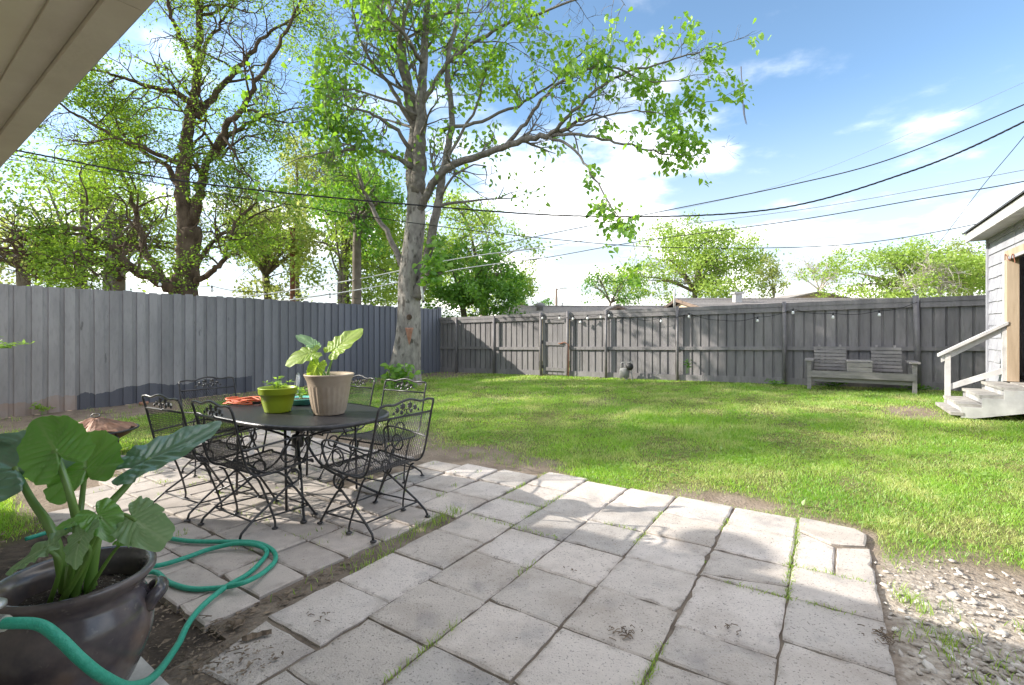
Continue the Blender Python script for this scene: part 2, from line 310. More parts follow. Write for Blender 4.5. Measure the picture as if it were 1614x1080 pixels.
# ---------------------------------------------------------------- terrain and where grass grows
_ph = np.random.default_rng(5).uniform(0, 6.28, (24, 3))
def snoise(x, y, f, k0=0, n=6):
    """smooth pseudo-noise in -1..1"""
    r = np.zeros_like(np.asarray(x, dtype=float))
    for i in range(n):
        a = _ph[(k0+i) % 24]; ang = a[0]; q = f*(.6+.22*i)
        r = r + np.sin(q*(x*np.cos(ang)+y*np.sin(ang))+a[1] + 1.3*np.sin(q*.6*(y*np.cos(ang)-x*np.sin(ang))+a[2]))
    return r/n*1.6
def lawn(u, v):
    """0 bare .. 1 thick grass"""
    u = np.asarray(u, float); v = np.asarray(v, float)
    n1 = snoise(u, v, 1.3); n2 = snoise(u, v, 3.7, 7); n3 = snoise(u, v, 8, 13)
    e = .10*n2 + .05*n3
    main = sstep(4.18, 4.42, u+e) * sstep(-9, -8.5, v)
    main = np.where(v < -.3, sstep(3.75, 4.35, u + .28*n2 + .1*n3 + .35*sstep(-.9, -.3, v)), main)
    # worn strip beside the paving behind the chairs, and worn hollows
    strip = sstep(2.0, 2.5, v)*(1-sstep(5.2, 6.0, v))*(1-sstep(4.55, 4.95, u+.25*n2))
    main = main*(1-.93*strip)
    hole = np.exp(-(((u-4.42)/.20)**2 + ((v-.62)/.42)**2)); main = main*(1-np.clip(1.5*hole, 0, 1))
    # bare earth in the far corner and along the boundary fence
    corner = sstep(8.6, 9.9, v+.5*n1)*sstep(9.6, 11.2, u+.4*n2); main = main*(1-.96*corner)
    strip2 = sstep(9.6, 10.4, v+.35*n2)*(1-sstep(9.5, 10, u)); main = main*(1-.93*strip2)
    steps = np.exp(-(((u-9.6)/.7)**2+((v+1.15)/.45)**2)); main = main*(1-np.clip(1.3*steps, 0, .95))
    left = sstep(6.35, 6.9, v+.4*n2)*(1-sstep(9.4, 10.0, v+.3*n1))*sstep(.2, .9, u)
    main = np.where(u < 4.6, np.maximum(main, left*sstep(-.9, .3, n1+.5*n2)), main)
    side = sstep(4.55, 4.95, v+.2*n2)*(1-sstep(1.02, 1.22, u+.1*n2))*sstep(.45, .85, u+.12*n2)
    main = np.maximum(main, side*.9)
    thin = .62 + .38*sstep(-.75, .1, n1*.7+n2*.5)
    thin = thin*(1-.3*sstep(.55, .95, snoise(u, v, 2.1, 3)+.25*n3))
    inside = (u > .2) & (u < 4.2) & (v > -.27) & (v < 6.4) & ~((side > .02) & (u < 1.25))
    main = np.where(inside & (v < 2.3), 0, main)
    main = np.where((u < 4.12) & (v >= 2.3) & (v < 6.35) & (u > 1.2), 0, main)
    return np.clip(main*thin, 0, 1)
def terrain():
    xs = np.concatenate([[-900, -400, -150, -70, -40, -25, -18], np.arange(-13, 14.01, .11), [16, 20, 26, 40, 70, 150, 400, 900]])
    ys = np.concatenate([[-600, -200, -60, -20, -8, -4], np.arange(-1.5, 6.99, .09), np.arange(7, 19.01, .14), [20, 22, 26, 34, 50, 90, 200, 500, 1200]])
    X, Y = np.meshgrid(xs, ys); u, v = xy2uv(X, Y); Z = gz_uv(u, v)
    near = (np.abs(X) < 14) & (Y < 19)
    bump = .012*snoise(X, Y, 2.2) + .006*snoise(X, Y, 9, 4) + .003*np.sin(X*41+1.7*Y)*np.sin(Y*37-X)
    L_ = lawn(u, v)
    pat = (u > .9) & (u < 4.2) & (v > -.24) & (v < 6.4)
    Z = Z + np.where(near, np.where(pat, -.012 + .3*bump, bump), 0) + np.where(near, .012*L_, 0)
    nx, ny = len(xs), len(ys); idx = np.arange(nx*ny).reshape(ny, nx)
    F = np.stack([idx[:-1, :-1], idx[:-1, 1:], idx[1:, 1:], idx[1:, :-1]], -1).reshape(-1, 4)
    m = bpy.data.materials.new('yard_ground'); m.use_nodes = True; nt = m.node_tree; N = nt.nodes.new; Lk = nt.links.new; b = nt.nodes['Principled BSDF']
    b.inputs['Roughness'].default_value = .95; b.inputs['Specular IOR Level'].default_value = .1
    g = N('ShaderNodeNewGeometry'); at = N('ShaderNodeAttribute'); at.attribute_name = 'lawn'; a2 = N('ShaderNodeAttribute'); a2.attribute_name = 'gravel'; a3 = N('ShaderNodeAttribute'); a3.attribute_name = 'damp'
    def noi(s, d=6):
        n = N('ShaderNodeTexNoise'); n.inputs['Scale'].default_value = s; n.inputs['Detail'].default_value = d; Lk(g.outputs['Position'], n.inputs['Vector'])
        r = N('ShaderNodeMapRange'); Lk(n.outputs['Fac'], r.inputs[0]); r.inputs[1].default_value = .35; r.inputs[2].default_value = .65; return r.outputs[0]
    def mix(f, a, c):
        x = N('ShaderNodeMix'); x.data_type = 'RGBA'; Lk(f, x.inputs[0])
        for i, q in ((6, a), (7, c)):
            if isinstance(q, tuple): x.inputs[i].default_value = (*q, 1)
            else: Lk(q, x.inputs[i])
        return x.outputs[2]
    dirt = mix(noi(5), (.20, .15, .115), (.34, .275, .22)); dirt = mix(noi(60, 3), dirt, (.22, .18, .14))
    damp = mix(noi(9), (.055, .046, .04), (.125, .10, .08)); dirt = mix(a3.outputs['Fac'], dirt, damp)
    th = mix(noi(14), (.085, .10, .03), (.20, .19, .075)); c = mix(at.outputs['Fac'], dirt, th)
    gr = mix(noi(30), (.27, .23, .19), (.48, .43, .375)); c = mix(a2.outputs['Fac'], c, gr)
    Lk(c, b.inputs['Base Color'])
    n2 = N('ShaderNodeTexNoise'); n2.inputs['Scale'].default_value = 45; n2.inputs['Detail'].default_value = 8; Lk(g.outputs['Position'], n2.inputs['Vector'])
    bp = N('ShaderNodeBump'); bp.inputs['Strength'].default_value = .9; bp.inputs['Distance'].default_value = .02; Lk(n2.outputs['Fac'], bp.inputs['Height']); Lk(bp.outputs[0], b.inputs['Normal'])
    gv = gravel_mask(u, v); dm = np.clip((1-sstep(1.0, 1.6, u))*sstep(2.0, 2.4, v)*(1-sstep(4.5, 5.5, v)) + ((v > 2.25) & (v < 2.6) & (u < 2.8))*.9 + (1-sstep(.4, .9, u))*.8, 0, 1)
    me = np_mesh('ground', np.stack([X, Y, Z], -1).reshape(-1, 3), F, m, {'lawn': np.where(near, np.clip(L_*1.3, 0, 1), .8).ravel(), 'gravel': gv.ravel(), 'damp': dm.ravel()}, True)
    tag(link('ground', me), kind='structure')
def gravel_mask(u, v):
    return (1-sstep(-.285, -.245, v))*(1-sstep(3.3, 3.95, u+.2*snoise(u, v, 3.7, 7)))*sstep(-3, -2, v+0*u)*sstep(.4, .9, u)
terrain()
# ---------------------------------------------------------------- patio: every slab and paver is a piece
patio = MB().box((.2, -.235, -.12), (4.19, 2.30, -.013)).box((1.16, 2.3, -.12), (2.9, 4.95, -.024)).box((2.903, 2.3, -.12), (3.9, 6.2, -.026)).build('patio', M_DIRT); patio.location = UV(0, 0, 0); patio.rotation_euler = (0, 0, YROT); tag(patio, kind='structure')
def slab(poly, top, th, mat, name, tilt=.004, rough=.0025, step=.06):
    """poly: corners in local u,v; broken, slightly worn edges with a chamfer"""
    cx = sum(p[0] for p in poly)/len(poly); cy = sum(p[1] for p in poly)/len(poly)
    per = []
    for i, a in enumerate(poly):
        b = poly[(i+1) % len(poly)]; L_ = math.dist(a, b); n = max(2, int(L_/step)); nx, ny = (b[1]-a[1])/L_, -(b[0]-a[0])/L_
        for k in range(n):
            t = k/n; j = random.gauss(0, rough) if k else random.uniform(-.008, -.001)
            if random.random() < .07: j -= random.uniform(.004, .016)
            per.append((a[0]+(b[0]-a[0])*t + nx*j, a[1]+(b[1]-a[1])*t + ny*j))
    tx, ty = random.uniform(-tilt, tilt)*2, random.uniform(-tilt, tilt)*2; dz = random.uniform(-tilt, tilt)
    def z(p): return dz + tx*(p[0]-cx) + ty*(p[1]-cy)
    m = MB(); k = len(per); ch = .006
    ins = [(cx+(p[0]-cx)*(1-ch*2.2/max(.05, math.dist(p, (cx, cy)))), cy+(p[1]-cy)*(1-ch*2.2/max(.05, math.dist(p, (cx, cy))))) for p in per]
    m.v = [(p[0]-cx, p[1]-cy, top+z(p)) for p in ins] + [(p[0]-cx, p[1]-cy, top-ch+z(p)) for p in per] + [(p[0]-cx, p[1]-cy, top-th) for p in per]
    m.f = [(k+i, k+(i+1) % k, (i+1) % k, i) for i in range(k)] + [(2*k+i, 2*k+(i+1) % k, k+(i+1) % k, k+i) for i in range(k)]
    fr = max(.3, 1-.032/max(.05, min(math.dist(a, (cx, cy)) for a in per)))
    m.v += [(p[0]*fr, p[1]*fr, p[2]) for p in m.v[:k]]
    m.f += [(i, (i+1) % k, 3*k+(i+1) % k, 3*k+i) for i in range(k)] + [tuple(3*k+i for i in range(k))]
    me = m.mesh(name, mat); at = me.attributes.new('edge', 'FLOAT', 'POINT'); at.data.foreach_set('value', [1.0]*(3*k)+[0.0]*k)
    return link(name, me, patio, (cx, cy, 0))
VG = [2.31, 1.885, 1.475, 1.05, .605, .165, -.25]
def big_slabs():
    for c in range(6):
        v1, v0 = VG[c], VG[c+1]; off = [.02, -.02, .0, .0, .0, .02][c]; g = .006
        us = [4.21, 3.77, 3.33, 2.91, 2.48, 2.05, 1.62, 1.19, .76, .33]
        if c == 0: us = [4.23, 3.79, 3.34, 2.93, 2.56, 2.15, 1.73, 1.32, .93]
        if c == 4: us = [4.21, 3.78, 3.32, 2.92, 2.36, 2.08, 1.62, 1.19, .76, .33]
        for i in range(len(us)-1):
            a, b = us[i]+off, us[i+1]+off
            if c == 0 and b < 1.25 and a < 1.35:
                slab([(a-.02, v1-.03), (a-.02, v0+.01), (1.02, v0+.02), (.98, v1-.12)], -.004, .05, M_SLAB, 'slab', .006); continue
            w = g + (.006 if c in (2, 3) and random.random() < .4 else 0)
            J = lambda: random.uniform(-.004, .004)
            hv1 = v1 - g/2; hv0 = v0 + w
            if c == 3: hv0 = v0 + .010
            if c == 5 and i == 0:     # rounded outer corner, broken in two
                slab([(b+.005+.17, hv1), (b+.005+.02, hv1-.2), (b+.01+.1, hv0+.02), (a-.10, hv0), (a-.02, hv0+.06), (a+.01, hv1)], 0, .05, M_SLAB, 'slab'); continue
            if c == 5 and i == 1:
                slab([(b+g, hv1), (b+g, hv0+.2), (a+.0, hv0+.19), (a+.15, hv1)], -.004, .05, M_SLAB, 'slab'); slab([(b+g, hv0+.19), (b+g, hv0), (a+.1, hv0), (a+.0, hv0+.18)], -.008, .05, M_SLAB, 'slab'); continue
            if c == 4 and i == 2:     # cracked slab
                slab([(b+.02, hv1), (b+.14, hv0), (a-.01, hv0), (a-.01, hv1)], 0, .05, M_SLAB, 'slab'); slab([(b+g, hv1), (b+g, hv0), (b+.125, hv0), (b+.008, hv1)], -.003, .05, M_SLAB, 'slab'); continue
            slab([(b+g+J(), hv1+J()), (b+g+J(), hv0+J()), (a+J(), hv0+J()), (a+J(), hv1+J())], 0, .05, M_SLAB, 'slab')
    for c, (v1, v0) in enumerate(((2.76, 2.34), (3.18, 2.775), (3.60, 3.195))):
        us = [[2.84, 3.26, 3.68, 4.10], [2.83, 3.25, 3.67, 4.04], [2.84, 3.27, 3.70, 3.98]][c]
        for i in range(len(us)-1): slab([(us[i]+.012, v1), (us[i]+.008, v0), (us[i+1], v0+.01), (us[i+1]-.01, v1-.01)], -.006, .05, M_SLAB, 'slab', .008)
big_slabs()
def pavers():
    u = 1.13; row = 0
    while u < 3.95:
        u2 = u+.282; v = 2.49 + random.uniform(-.02, .015)
        vmax = 5.0+ (u-1.1)*.9 if u < 2.4 else 6.35; vmax += random.uniform(-.1, .15)
        while v < vmax:
            L_ = random.choice([.42, .42, .21, .3]); v2 = v+L_; g = random.uniform(.006, .011)
            if not (u2 > 2.95 and v < 3.60):
                J = lambda: random.uniform(-.005, .005)
                sk = random.uniform(-.006, .006)
                slab([(u+g+J(), v2+sk), (u+g+J(), v+g+sk), (u2+J(), v+g-sk), (u2+J(), v2-sk)], -.002, .05, M_PAVER, 'paver', .005, .002, .09)
            v = v2
        u = u2; row += 1
pavers()
# ---------------------------------------------------------------- grass blades
M_GRASS = leafmat('grass_blade', (.115, .30, .025), (.36, .54, .085), .45, .5, .9, patch=(.60, .58, .27))
M_WEED = leafmat('weed_blade', (.14, .27, .035), (.34, .46, .09), .4, .5, 3)
def blades(pos, h, w, lean, seg2):
    """pos (n,3): 3-sided blade ribbons"""
    n = len(pos); a = RNG.uniform(0, 2*np.pi, n); d = np.stack([np.cos(a), np.sin(a)], -1); la = RNG.uniform(0, 2*np.pi, n)
    ln = np.stack([np.cos(la), np.sin(la)], -1)*(lean*RNG.uniform(.2, 1.0, n))[:, None]
    side = np.concatenate([d*w[:, None]*.5, np.zeros((n, 1))], 1)
    tip = pos + np.concatenate([ln*h[:, None], h[:, None]], 1)
    if not seg2:
        V = np.stack([pos-side, pos+side, tip], 1).reshape(-1, 3); F = np.arange(3*n).reshape(n, 3); return V, F
    mid = pos + np.concatenate([ln*h[:, None]*.3, h[:, None]*.6], 1)
    V = np.stack([pos-side, pos+side, mid+side*.75, mid-side*.75, tip], 1).reshape(-1, 3); b = (5*np.arange(n))[:, None]
    F = np.concatenate([b+np.array([[0, 1, 2]]), b+np.array([[0, 2, 3]]), b+np.array([[3, 2, 4]])], 0); return V, F
def grow_grass():
    VV, FF, base = [], [], 0
    for (y0, y1, dens, w, h, seg) in ((2.2, 4.2, 10000, .0045, .036, True), (4.2, 5.6, 9500, .0052, .036, True), (5.6, 7.5, 6500, .007, .037, True), (7.5, 10, 3900, .0105, .040, False), (10, 13, 2300, .015, .043, False), (13, 18, 1300, .022, .047, False)):
        x0, x1 = -1.12*y1-.3, 1.12*y1+.5; n = int((x1-x0)*(y1-y0)*dens); x = RNG.uniform(x0, x1, n); y = RNG.uniform(y0, y1, n)
        k = (np.abs(x) < 1.12*y+.4); x, y = x[k], y[k]; u, v = xy2uv(x, y); L_ = lawn(u, v)
        k = (RNG.random(len(x)) < L_*(.55+.45*sstep(-.6, .5, snoise(u, v, 5.5, 9)))) & (u < 12.7) & (v < 11.25) & (u > .3); x, y, u, v = x[k], y[k], u[k], v[k]
        tall = 1 + .55*sstep(.1, .9, snoise(u, v, 1.7, 2)) + .25*snoise(u, v, 6, 16)
        hh = h*np.clip(tall, .5, 2)*RNG.uniform(.5, 1.25, len(x)); z = gz_uv(u, v)+.004
        V, F = blades(np.stack([x, y, z], -1), hh, w*RNG.uniform(.6, 1.2, len(x)), np.full(len(x), 1.15), seg)
        VV.append(V); FF.append(F+base); base += len(V)
    me = np_mesh('grass', np.concatenate(VV), np.concatenate(FF), M_GRASS)
    tag(link('grass', me), 'bright green spring grass of the back yard lawn', 'grass', kind='stuff')
    # weeds rooted in the paving joints and in the strip between the two kinds of paving
    P = []
    def tuft(u, v, n, s, spread=.02):
        for _ in range(n): P.append((u+random.gauss(0, spread), v+random.gauss(0, spread), s*random.uniform(.5, 1.3)))
    for v in VG[:-1]:
        for u in np.arange(1.2, 4.2, .03):
            k = snoise(np.array([u]), np.array([v*3]), 4.5, 5)[0] + (.35 if u > 3.1 else -.15)
            if k > .25: tuft(u, v, int(2+k*7), .026 if u < 3.1 else .018, .012)
    for u in (4.21, 3.77, 3.33, 2.91, 2.48, 2.05):
        for v in np.arange(-.2, 2.3, .03):
            k = snoise(np.array([u*3]), np.array([v]), 4.5, 11)[0] + (.15 if u > 2.9 else -.3)
            if k > .35: tuft(u, v, int(2+k*6), .02, .012)
    for u in np.arange(1.5, 2.95, .02):
        k = sstep(1.6, 2.9, u)
        tuft(u, 2.40+random.gauss(0, .025), int(1+12*k*random.random()), .03+.02*k, .03)
    for _ in range(150): tuft(random.uniform(1.5, 3.9), random.uniform(2.7, 6.1), random.randint(3, 10), .02, .025)
    for _ in range(70): tuft(random.uniform(1.1, 3.4), random.uniform(-1.4, -.32), random.randint(4, 16), .035, .03)
    for (pu, pv) in ((2.35, -.62), (2.0, -1.0), (2.9, -.45), (3.3, -.4)):
        for _ in range(6): tuft(pu+random.gauss(0, .06), pv+random.gauss(0, .06), 14, .055, .03)
    for _ in range(40): tuft(random.uniform(4.25, 4.7), random.uniform(2.2, 5), 12, .03, .05)
    for _ in range(60): tuft(random.uniform(.5, 9), random.uniform(9.8, 11.1), 14, .06, .08)
    for _ in range(50): tuft(random.uniform(10.5, 12.6), random.uniform(7, 10.5), 12, .04, .1)
    a = np.array(P); x, y = uv2xy(a[:, 0], a[:, 1]); inpat = (a[:, 0] > 1.1) & (a[:, 0] < 4.2) & (a[:, 1] > -.25) & (a[:, 1] < 6.2)
    z = np.where(inpat, -.012, gz_uv(a[:, 0], a[:, 1]))
    V, F = blades(np.stack([x, y, z], -1), a[:, 2]+.012, np.full(len(a), .0045), np.full(len(a), 1.1), True)
    tag(link('joint_weeds', np_mesh('joint_weeds', V, F, M_WEED)), 'small green weeds and grass tufts sprouting from paving joints and gravel', 'weeds', kind='stuff')
grow_grass()
def lawn_weeds():
    n = 150; cu = RNG.uniform(4.3, 12.2, n); cv = RNG.uniform(-3.5, 9.5, n); P = []
    for a, b in zip(cu, cv):
        k = RNG.integers(10, 34); r = RNG.uniform(.05, .22); P.append(np.stack([RNG.normal(a, r, k), RNG.normal(b, r, k)], -1))
    P = np.concatenate(P); P = P[lawn(P[:, 0], P[:, 1]) > .3]; x, y = uv2xy(P[:, 0], P[:, 1]); z = gz_uv(P[:, 0], P[:, 1]) + RNG.uniform(.015, .05, len(P))
    V, F = leaf_arrays(np.stack([x, y, z], -1), np.stack([RNG.normal(0, 1, len(P)), RNG.normal(0, 1, len(P)), RNG.uniform(-.1, .5, len(P))], -1), RNG.uniform(.025, .06, len(P)), np.array([0, 0, 1.0]), flatness=.7)
    tag(link('lawn_weeds', np_mesh('lawn_weeds', V, F, M_SEED)), 'small broad-leaved weeds scattered through the lawn grass', 'weeds', kind='stuff')
# ---------------------------------------------------------------- gravel and litter
def rocks():
    t = (1+5**.5)/2; I = np.array([(-1,t,0),(1,t,0),(-1,-t,0),(1,-t,0),(0,-1,t),(0,1,t),(0,-1,-t),(0,1,-t),(t,0,-1),(t,0,1),(-t,0,-1),(-t,0,1)])/1.9
    IF = np.array([(0,11,5),(0,5,1),(0,1,7),(0,7,10),(0,10,11),(1,5,9),(5,11,4),(11,10,2),(10,7,6),(7,1,8),(3,9,4),(3,4,2),(3,2,6),(3,6,8),(3,8,9),(4,9,5),(2,4,11),(6,2,10),(8,6,7),(9,8,1)])
    n = 9000; u = RNG.uniform(.9, 4.0, n); v = RNG.uniform(-2.3, -.24, n); k = RNG.random(n) < gravel_mask(u, v)*(.35+.65*sstep(-.5, .4, snoise(u, v, 2.5, 8)+.9*(2.6-u))); u, v = u[k], v[k]; n = len(u)
    s = np.clip(RNG.lognormal(-4.5, .45, n), .004, .024); x, y = uv2xy(u, v); z = gz_uv(u, v)+s*RNG.uniform(-.15, .25, n)+.008
    a = RNG.uniform(0, 6.28, n); sc = np.stack([RNG.uniform(.8, 1.5, n), RNG.uniform(.6, 1.1, n), RNG.uniform(.35, .7, n)], -1)*s[:, None]
    J = I[None]*(1+RNG.normal(0, .2, (n, 12, 1)))*sc[:, None, :]; tl = RNG.normal(0, .35, n)
    J[..., 2] += J[..., 0]*tl[:, None]
    X = J[..., 0]*np.cos(a)[:, None]-J[..., 1]*np.sin(a)[:, None]+x[:, None]; Y = J[..., 0]*np.sin(a)[:, None]+J[..., 1]*np.cos(a)[:, None]+y[:, None]
    V = np.stack([X, Y, J[..., 2]+z[:, None]], -1).reshape(-1, 3); F = (IF[None]+12*np.arange(n)[:, None, None]).reshape(-1, 3)
    tag(link('gravel', np_mesh('gravel', V, F, M_STONE)), 'loose pale crushed limestone beside the rounded slab corner', 'gravel', kind='stuff')
rocks()
def litter():
    P = []
    def add(n, ulo, uhi, vlo, vhi, s, zz=None):
        for _ in range(n):
            u, v = random.uniform(ulo, uhi), random.uniform(vlo, vhi); P.append((u, v, s*random.uniform(.4, 1.4), zz))
    add(900, .55, 1.3, 1.95, 3.2, .010); add(160, .55, 1.3, 1.95, 3.2, .018); add(200, .9, 1.22, 1.95, 2.3, .012, .004); add(160, 1.1, 2.0, 2.35, 2.48, .016); add(240, .4, 1.2, 3.0, 5, .018); add(50, 1.3, 3.8, .0, 2.2, .006, .004); add(90, 1.3, 3.8, 2.6, 6, .008, .004); add(120, .5, 8, 10.2, 11.2, .05); add(60, 11.5, 12.6, -1, 10, .04); add(60, 4.3, 4.8, .2, 4, .012)
    V, F = [], []
    for (u, v, s, zz) in P:
        x, y = uv2xy(u, v); z = (zz if zz is not None else float(gz_uv(u, v))+.014)+random.uniform(0, .008); a = random.uniform(0, 6.28); w = s*random.uniform(.3, .6); c, q = math.cos(a), math.sin(a); b = len(V)
        for (p, r, h) in ((-s, 0, random.uniform(-.1, .3)), (0, w, random.uniform(0, .5)), (s, 0, random.uniform(-.1, .3)), (0, -w, random.uniform(0, .5))):
            V.append((x+p*c-r*q, y+p*q+r*c, z+h*s*.6))
        F += [(b, b+1, b+2), (b, b+2, b+3)]
    tag(link('leaf_litter', np_mesh('leaf_litter', V, F, M_LITTER)), 'dry brown leaf scraps and bark bits scattered over soil and paving', 'litter', kind='stuff')
    # twig clump and twigs on the slabs
    tw = MB()
    for (px, py, n, s) in ((983, 1000, 26, .05), (1395, 1005, 40, .05), (500, 975, 6, .05), (905, 900, 4, .04), (1150, 990, 8, .04), (540, 835, 4, .06), (350, 990, 14, .09), (330, 1040, 12, .09), (160, 905, 4, .04)):
        p = Gp(px, py, .004)
        for _ in range(n):
            a = random.uniform(0, 6.28); q = p+Vector((random.gauss(0, s*.6), random.gauss(0, s*.6), random.uniform(.002, .012))); d = Vector((math.cos(a), math.sin(a), random.uniform(-.1, .15)))*s*random.uniform(.3, .8)
            tw.tube([q-d*.5, q+Vector((random.gauss(0, .004), random.gauss(0, .004), .004)), q+d*.5], .0022, 4)
    tag(tw.build('fallen_twigs', M_LITTER), 'small dry twigs lying in clumps on the slabs', 'twigs', kind='stuff')
litter()
# bark slabs lying on the half-buried slab in the corner
for i, (px, py, l, w, a, lab) in enumerate(((405, 1005, .12, .035, .5, 'curled strip of dark bark on the broken corner slab'), (372, 985, .08, .03, .2, 'short flake of bark beside the dirt strip'))):
    p = Gp(px, py, .0); m = MB(); n = 7
    for k in range(n):
        t = k/(n-1)-.5
        for (yy, zz) in ((-w/2, .0), (0, .012), (w/2, .002)): m.v.append((t*l, yy*(1-abs(t)*.6)+random.gauss(0, .003), zz+random.gauss(0, .002)))
    m.f = [(k*3+j, k*3+j+1, k*3+j+4, k*3+j+3) for k in range(n-1) for j in (0, 1)]
    o = m.build('bark_piece', M_LITTER, loc=(p.x, p.y, .008)); o.rotation_euler = (0, 0, a); md = o.modifiers.new('thick', 'SOLIDIFY'); md.thickness = .003; tag(o, lab, 'bark')
# ---------------------------------------------------------------- fences
def board_mesh(name, w, th, h, mat):
    """board with eased edges: local x width, y thickness, z up from 0"""
    e = .004; m = MB(); m.prism([(-w/2, 0), (-w/2, -th+e), (-w/2+e, -th), (w/2-e, -th), (w/2, -th+e), (w/2, 0)], 2, 0, h); return m.mesh(name, mat)
VF = 11.3
def left_fence():
    t = thing_uv('board_fence', 'tall grey board-on-board boundary fence with navy patch along its foot', 'fence', 5, VF, 0)
    front = board_mesh('board', .142, .02, 2.2, M_PAINT_L); back = board_mesh('board', .15, .02, 2.2, M_PAINT_L)
    u = -3.2; i = 0
    while u < 12.72:
        w = random.uniform(.96, 1.03); o = link('board', front, t, (u-5, -.012 - random.uniform(0, .004), -.02+random.uniform(-.01, .01))); o.scale = (w, 1, random.uniform(.988, 1.0)); o.rotation_euler = (random.uniform(-.002, .002), random.uniform(-.004, .004), random.uniform(-.015, .015))
        o = link('board', back, t, (u-5+.106, .012, -.02+random.uniform(-.01, .01))); o.scale = (1, 1, random.uniform(.984, .996)); o.rotation_euler = (0, random.uniform(-.003, .003), 0)
        u += .212+random.uniform(-.003, .003)
    for z in (.35, 1.1, 1.85): MB().box((-8.2, .034, z), (7.7, .074, z+.09)).build('rail', M_PAINT_L, t)
    MB().box((7.72, -.06, -.05), (7.84, .05, 2.24)).build('end_post', M_PAINT_L, t)
left_fence()
UF = 12.78; FH = 1.82
def zf(v): return float(gz_uv(12.0, v))
def back_fence():
    sl_ = .0175
    def thg(name, label, cat, v): return thing_uv(name, label, cat, UF, v, zf(v))
    t = thg('back_fence', 'brown-grey privacy fence with round posts and rails across the back of the yard', 'fence', 3)
    z3 = zf(3)
    fb = board_mesh('board', .168, .02, FH, M_PAINT_B)
    v_px = lambda px: (lambda q: -(q*CS)*(UF/(CS+q*SN)) + SN*(UF/(CS+q*SN)))((px-CX)/FPX)
    gl, gr = v_px(855), v_px(897)
    v = 11.22; k = 0
    while v > -9.5:
        if not (gr-.02 < v < gl+.02):
            o = link('board', fb, t, (0.02+random.uniform(-.003, .003), v-3, zf(v)-z3+.03)); o.rotation_euler = (0, random.uniform(-.004, .004), math.pi/2*3+random.uniform(-.02, .02)); o.rotation_euler[0] = random.uniform(-.003, .003); o.scale = (random.uniform(.96, 1.02), 1, random.uniform(.98, .995))
        if not (gr-.12 < v-.1 < gl+.12):
            o = link('board', fb, t, (.052, v-.101-3, zf(v)-z3+.03)); o.rotation_euler = (0, 0, math.pi/2*3); o.scale = (.9, 1, .985)
        v -= .202+random.uniform(-.004, .004)
    def rail(v0, v1, za, zb, x0, x1, name='rail'):
        m = MB(); za0, zb0 = zf(v0)-z3, zf(v1)-z3
        m.v = [(x0, v0-3, za0+za), (x1, v0-3, za0+za), (x1, v0-3, za0+zb), (x0, v0-3, za0+zb), (x0, v1-3, zb0+za), (x1, v1-3, zb0+za), (x1, v1-3, zb0+zb), (x0, v1-3, zb0+zb)]
        m.f = [(0,1,2,3),(7,6,5,4),(0,4,5,1),(1,5,6,2),(2,6,7,3),(3,7,4,0)]; m.build(name, M_PAINT_B, t)
    posts = [v_px(p) for p in (722, 781, 855, 897, 957, 1069, 1237, 1447)] + [-3.9, -6.0, -8.1]
    runs = [11.25] + posts + [-9.6]
    for a, b in zip(runs, runs[1:]):
        if abs(a-gl) < .01: continue
        for (za, zb, x0, x1, nm) in ((.80, .885, -.052, -.004, 'mid_rail'), (FH-.02, FH+.07, -.056, .07, 'top_cap'), (.02, .17, -.04, -.006, 'kickboard'), (FH-.13, FH-.022, -.046, -.004, 'top_rail')):
            j = random.uniform(-.008, .008); rail(a-.03, b+.03, za+j, zb+j, x0, x1, nm)
    rail(gl-.03, gr+.03, FH-.02, FH+.07, -.056, .07, 'top_cap'); rail(gl-.03, gr+.03, FH-.1, FH-.022, -.046, -.004, 'top_rail')
    for i, v in enumerate(posts):
        h = FH + (.10 if i not in (0, 1) else -.0); lean = .05 if i == 7 else random.uniform(-.008, .008)
        MB().tube([(-.10, v-3-.0, zf(v)-z3-.05), (-.10, v-3+lean, zf(v)-z3+h)], .038 if i < 7 else .05, 10).build('post', M_POST, t, True)
    # gate
    g = thg('gate', 'narrow board gate with three rails in the back fence, latch on its edge', 'gate', (gl+gr)/2); mid = (gl+gr)/2; hw = (gl-gr)/2-.05
    gb = board_mesh('board', .15, .02, FH-.18, M_PAINT_B); n = 5
    for k in range(n):
        o = link('board', gb, g, (-.012, -hw+.07+k*(2*hw-.14)/(n-1), .06)); o.rotation_euler = (0, 0, -math.pi/2)
    for z in (.17, .93, FH-.22): MB().box((-.07, -hw, z), (-.034, hw, z+.1)).build('rail', M_PAINT_B, g)
    MB().box((-.068, hw-.09, .06), (-.036, hw, FH-.14)).build('stile', M_PAINT_B, g); MB().box((-.066, -hw, .06), (-.036, -hw+.07, FH-.14)).build('stile', M_PAINT_B, g)
    for z in (.28, 1.02): MB().box((-.12, hw-.02, z-.05), (-.072, hw+.07, z+.05)).build('hinge', M_BLACK, g)
    la = MB().tube([(-.09, -hw+.16, 1.0), (-.1, -hw+.05, 1.03), (-.13, -hw-.04, .99), (-.12, -hw-.12, .9)], .012, 6).tube([(-.09, -hw+.25, .99), (-.1, -hw+.1, .985)], .014, 6); la.build('latch', M_RUST, g, True)
    c = MB(); L0 = Vector((-.15, -hw-.1, .95))
    for k in range(20):
        ce = L0 + Vector((0, 0, -.046*k)); e = []
        for q in range(8):
            a = q*math.pi/4; e.append(ce + (Vector((math.cos(a)*.012, 0, math.sin(a)*.03)) if k % 2 else Vector((0, math.cos(a)*.014, math.sin(a)*.03))))
        c.tube(e, .006, 4, closed=True)
    ch = c.build('chain', M_RUST, None, True, g.location); ch.rotation_euler = g.rotation_euler; tag(ch, 'rusty chain hanging beside the gate latch', 'chain')
    return v_px
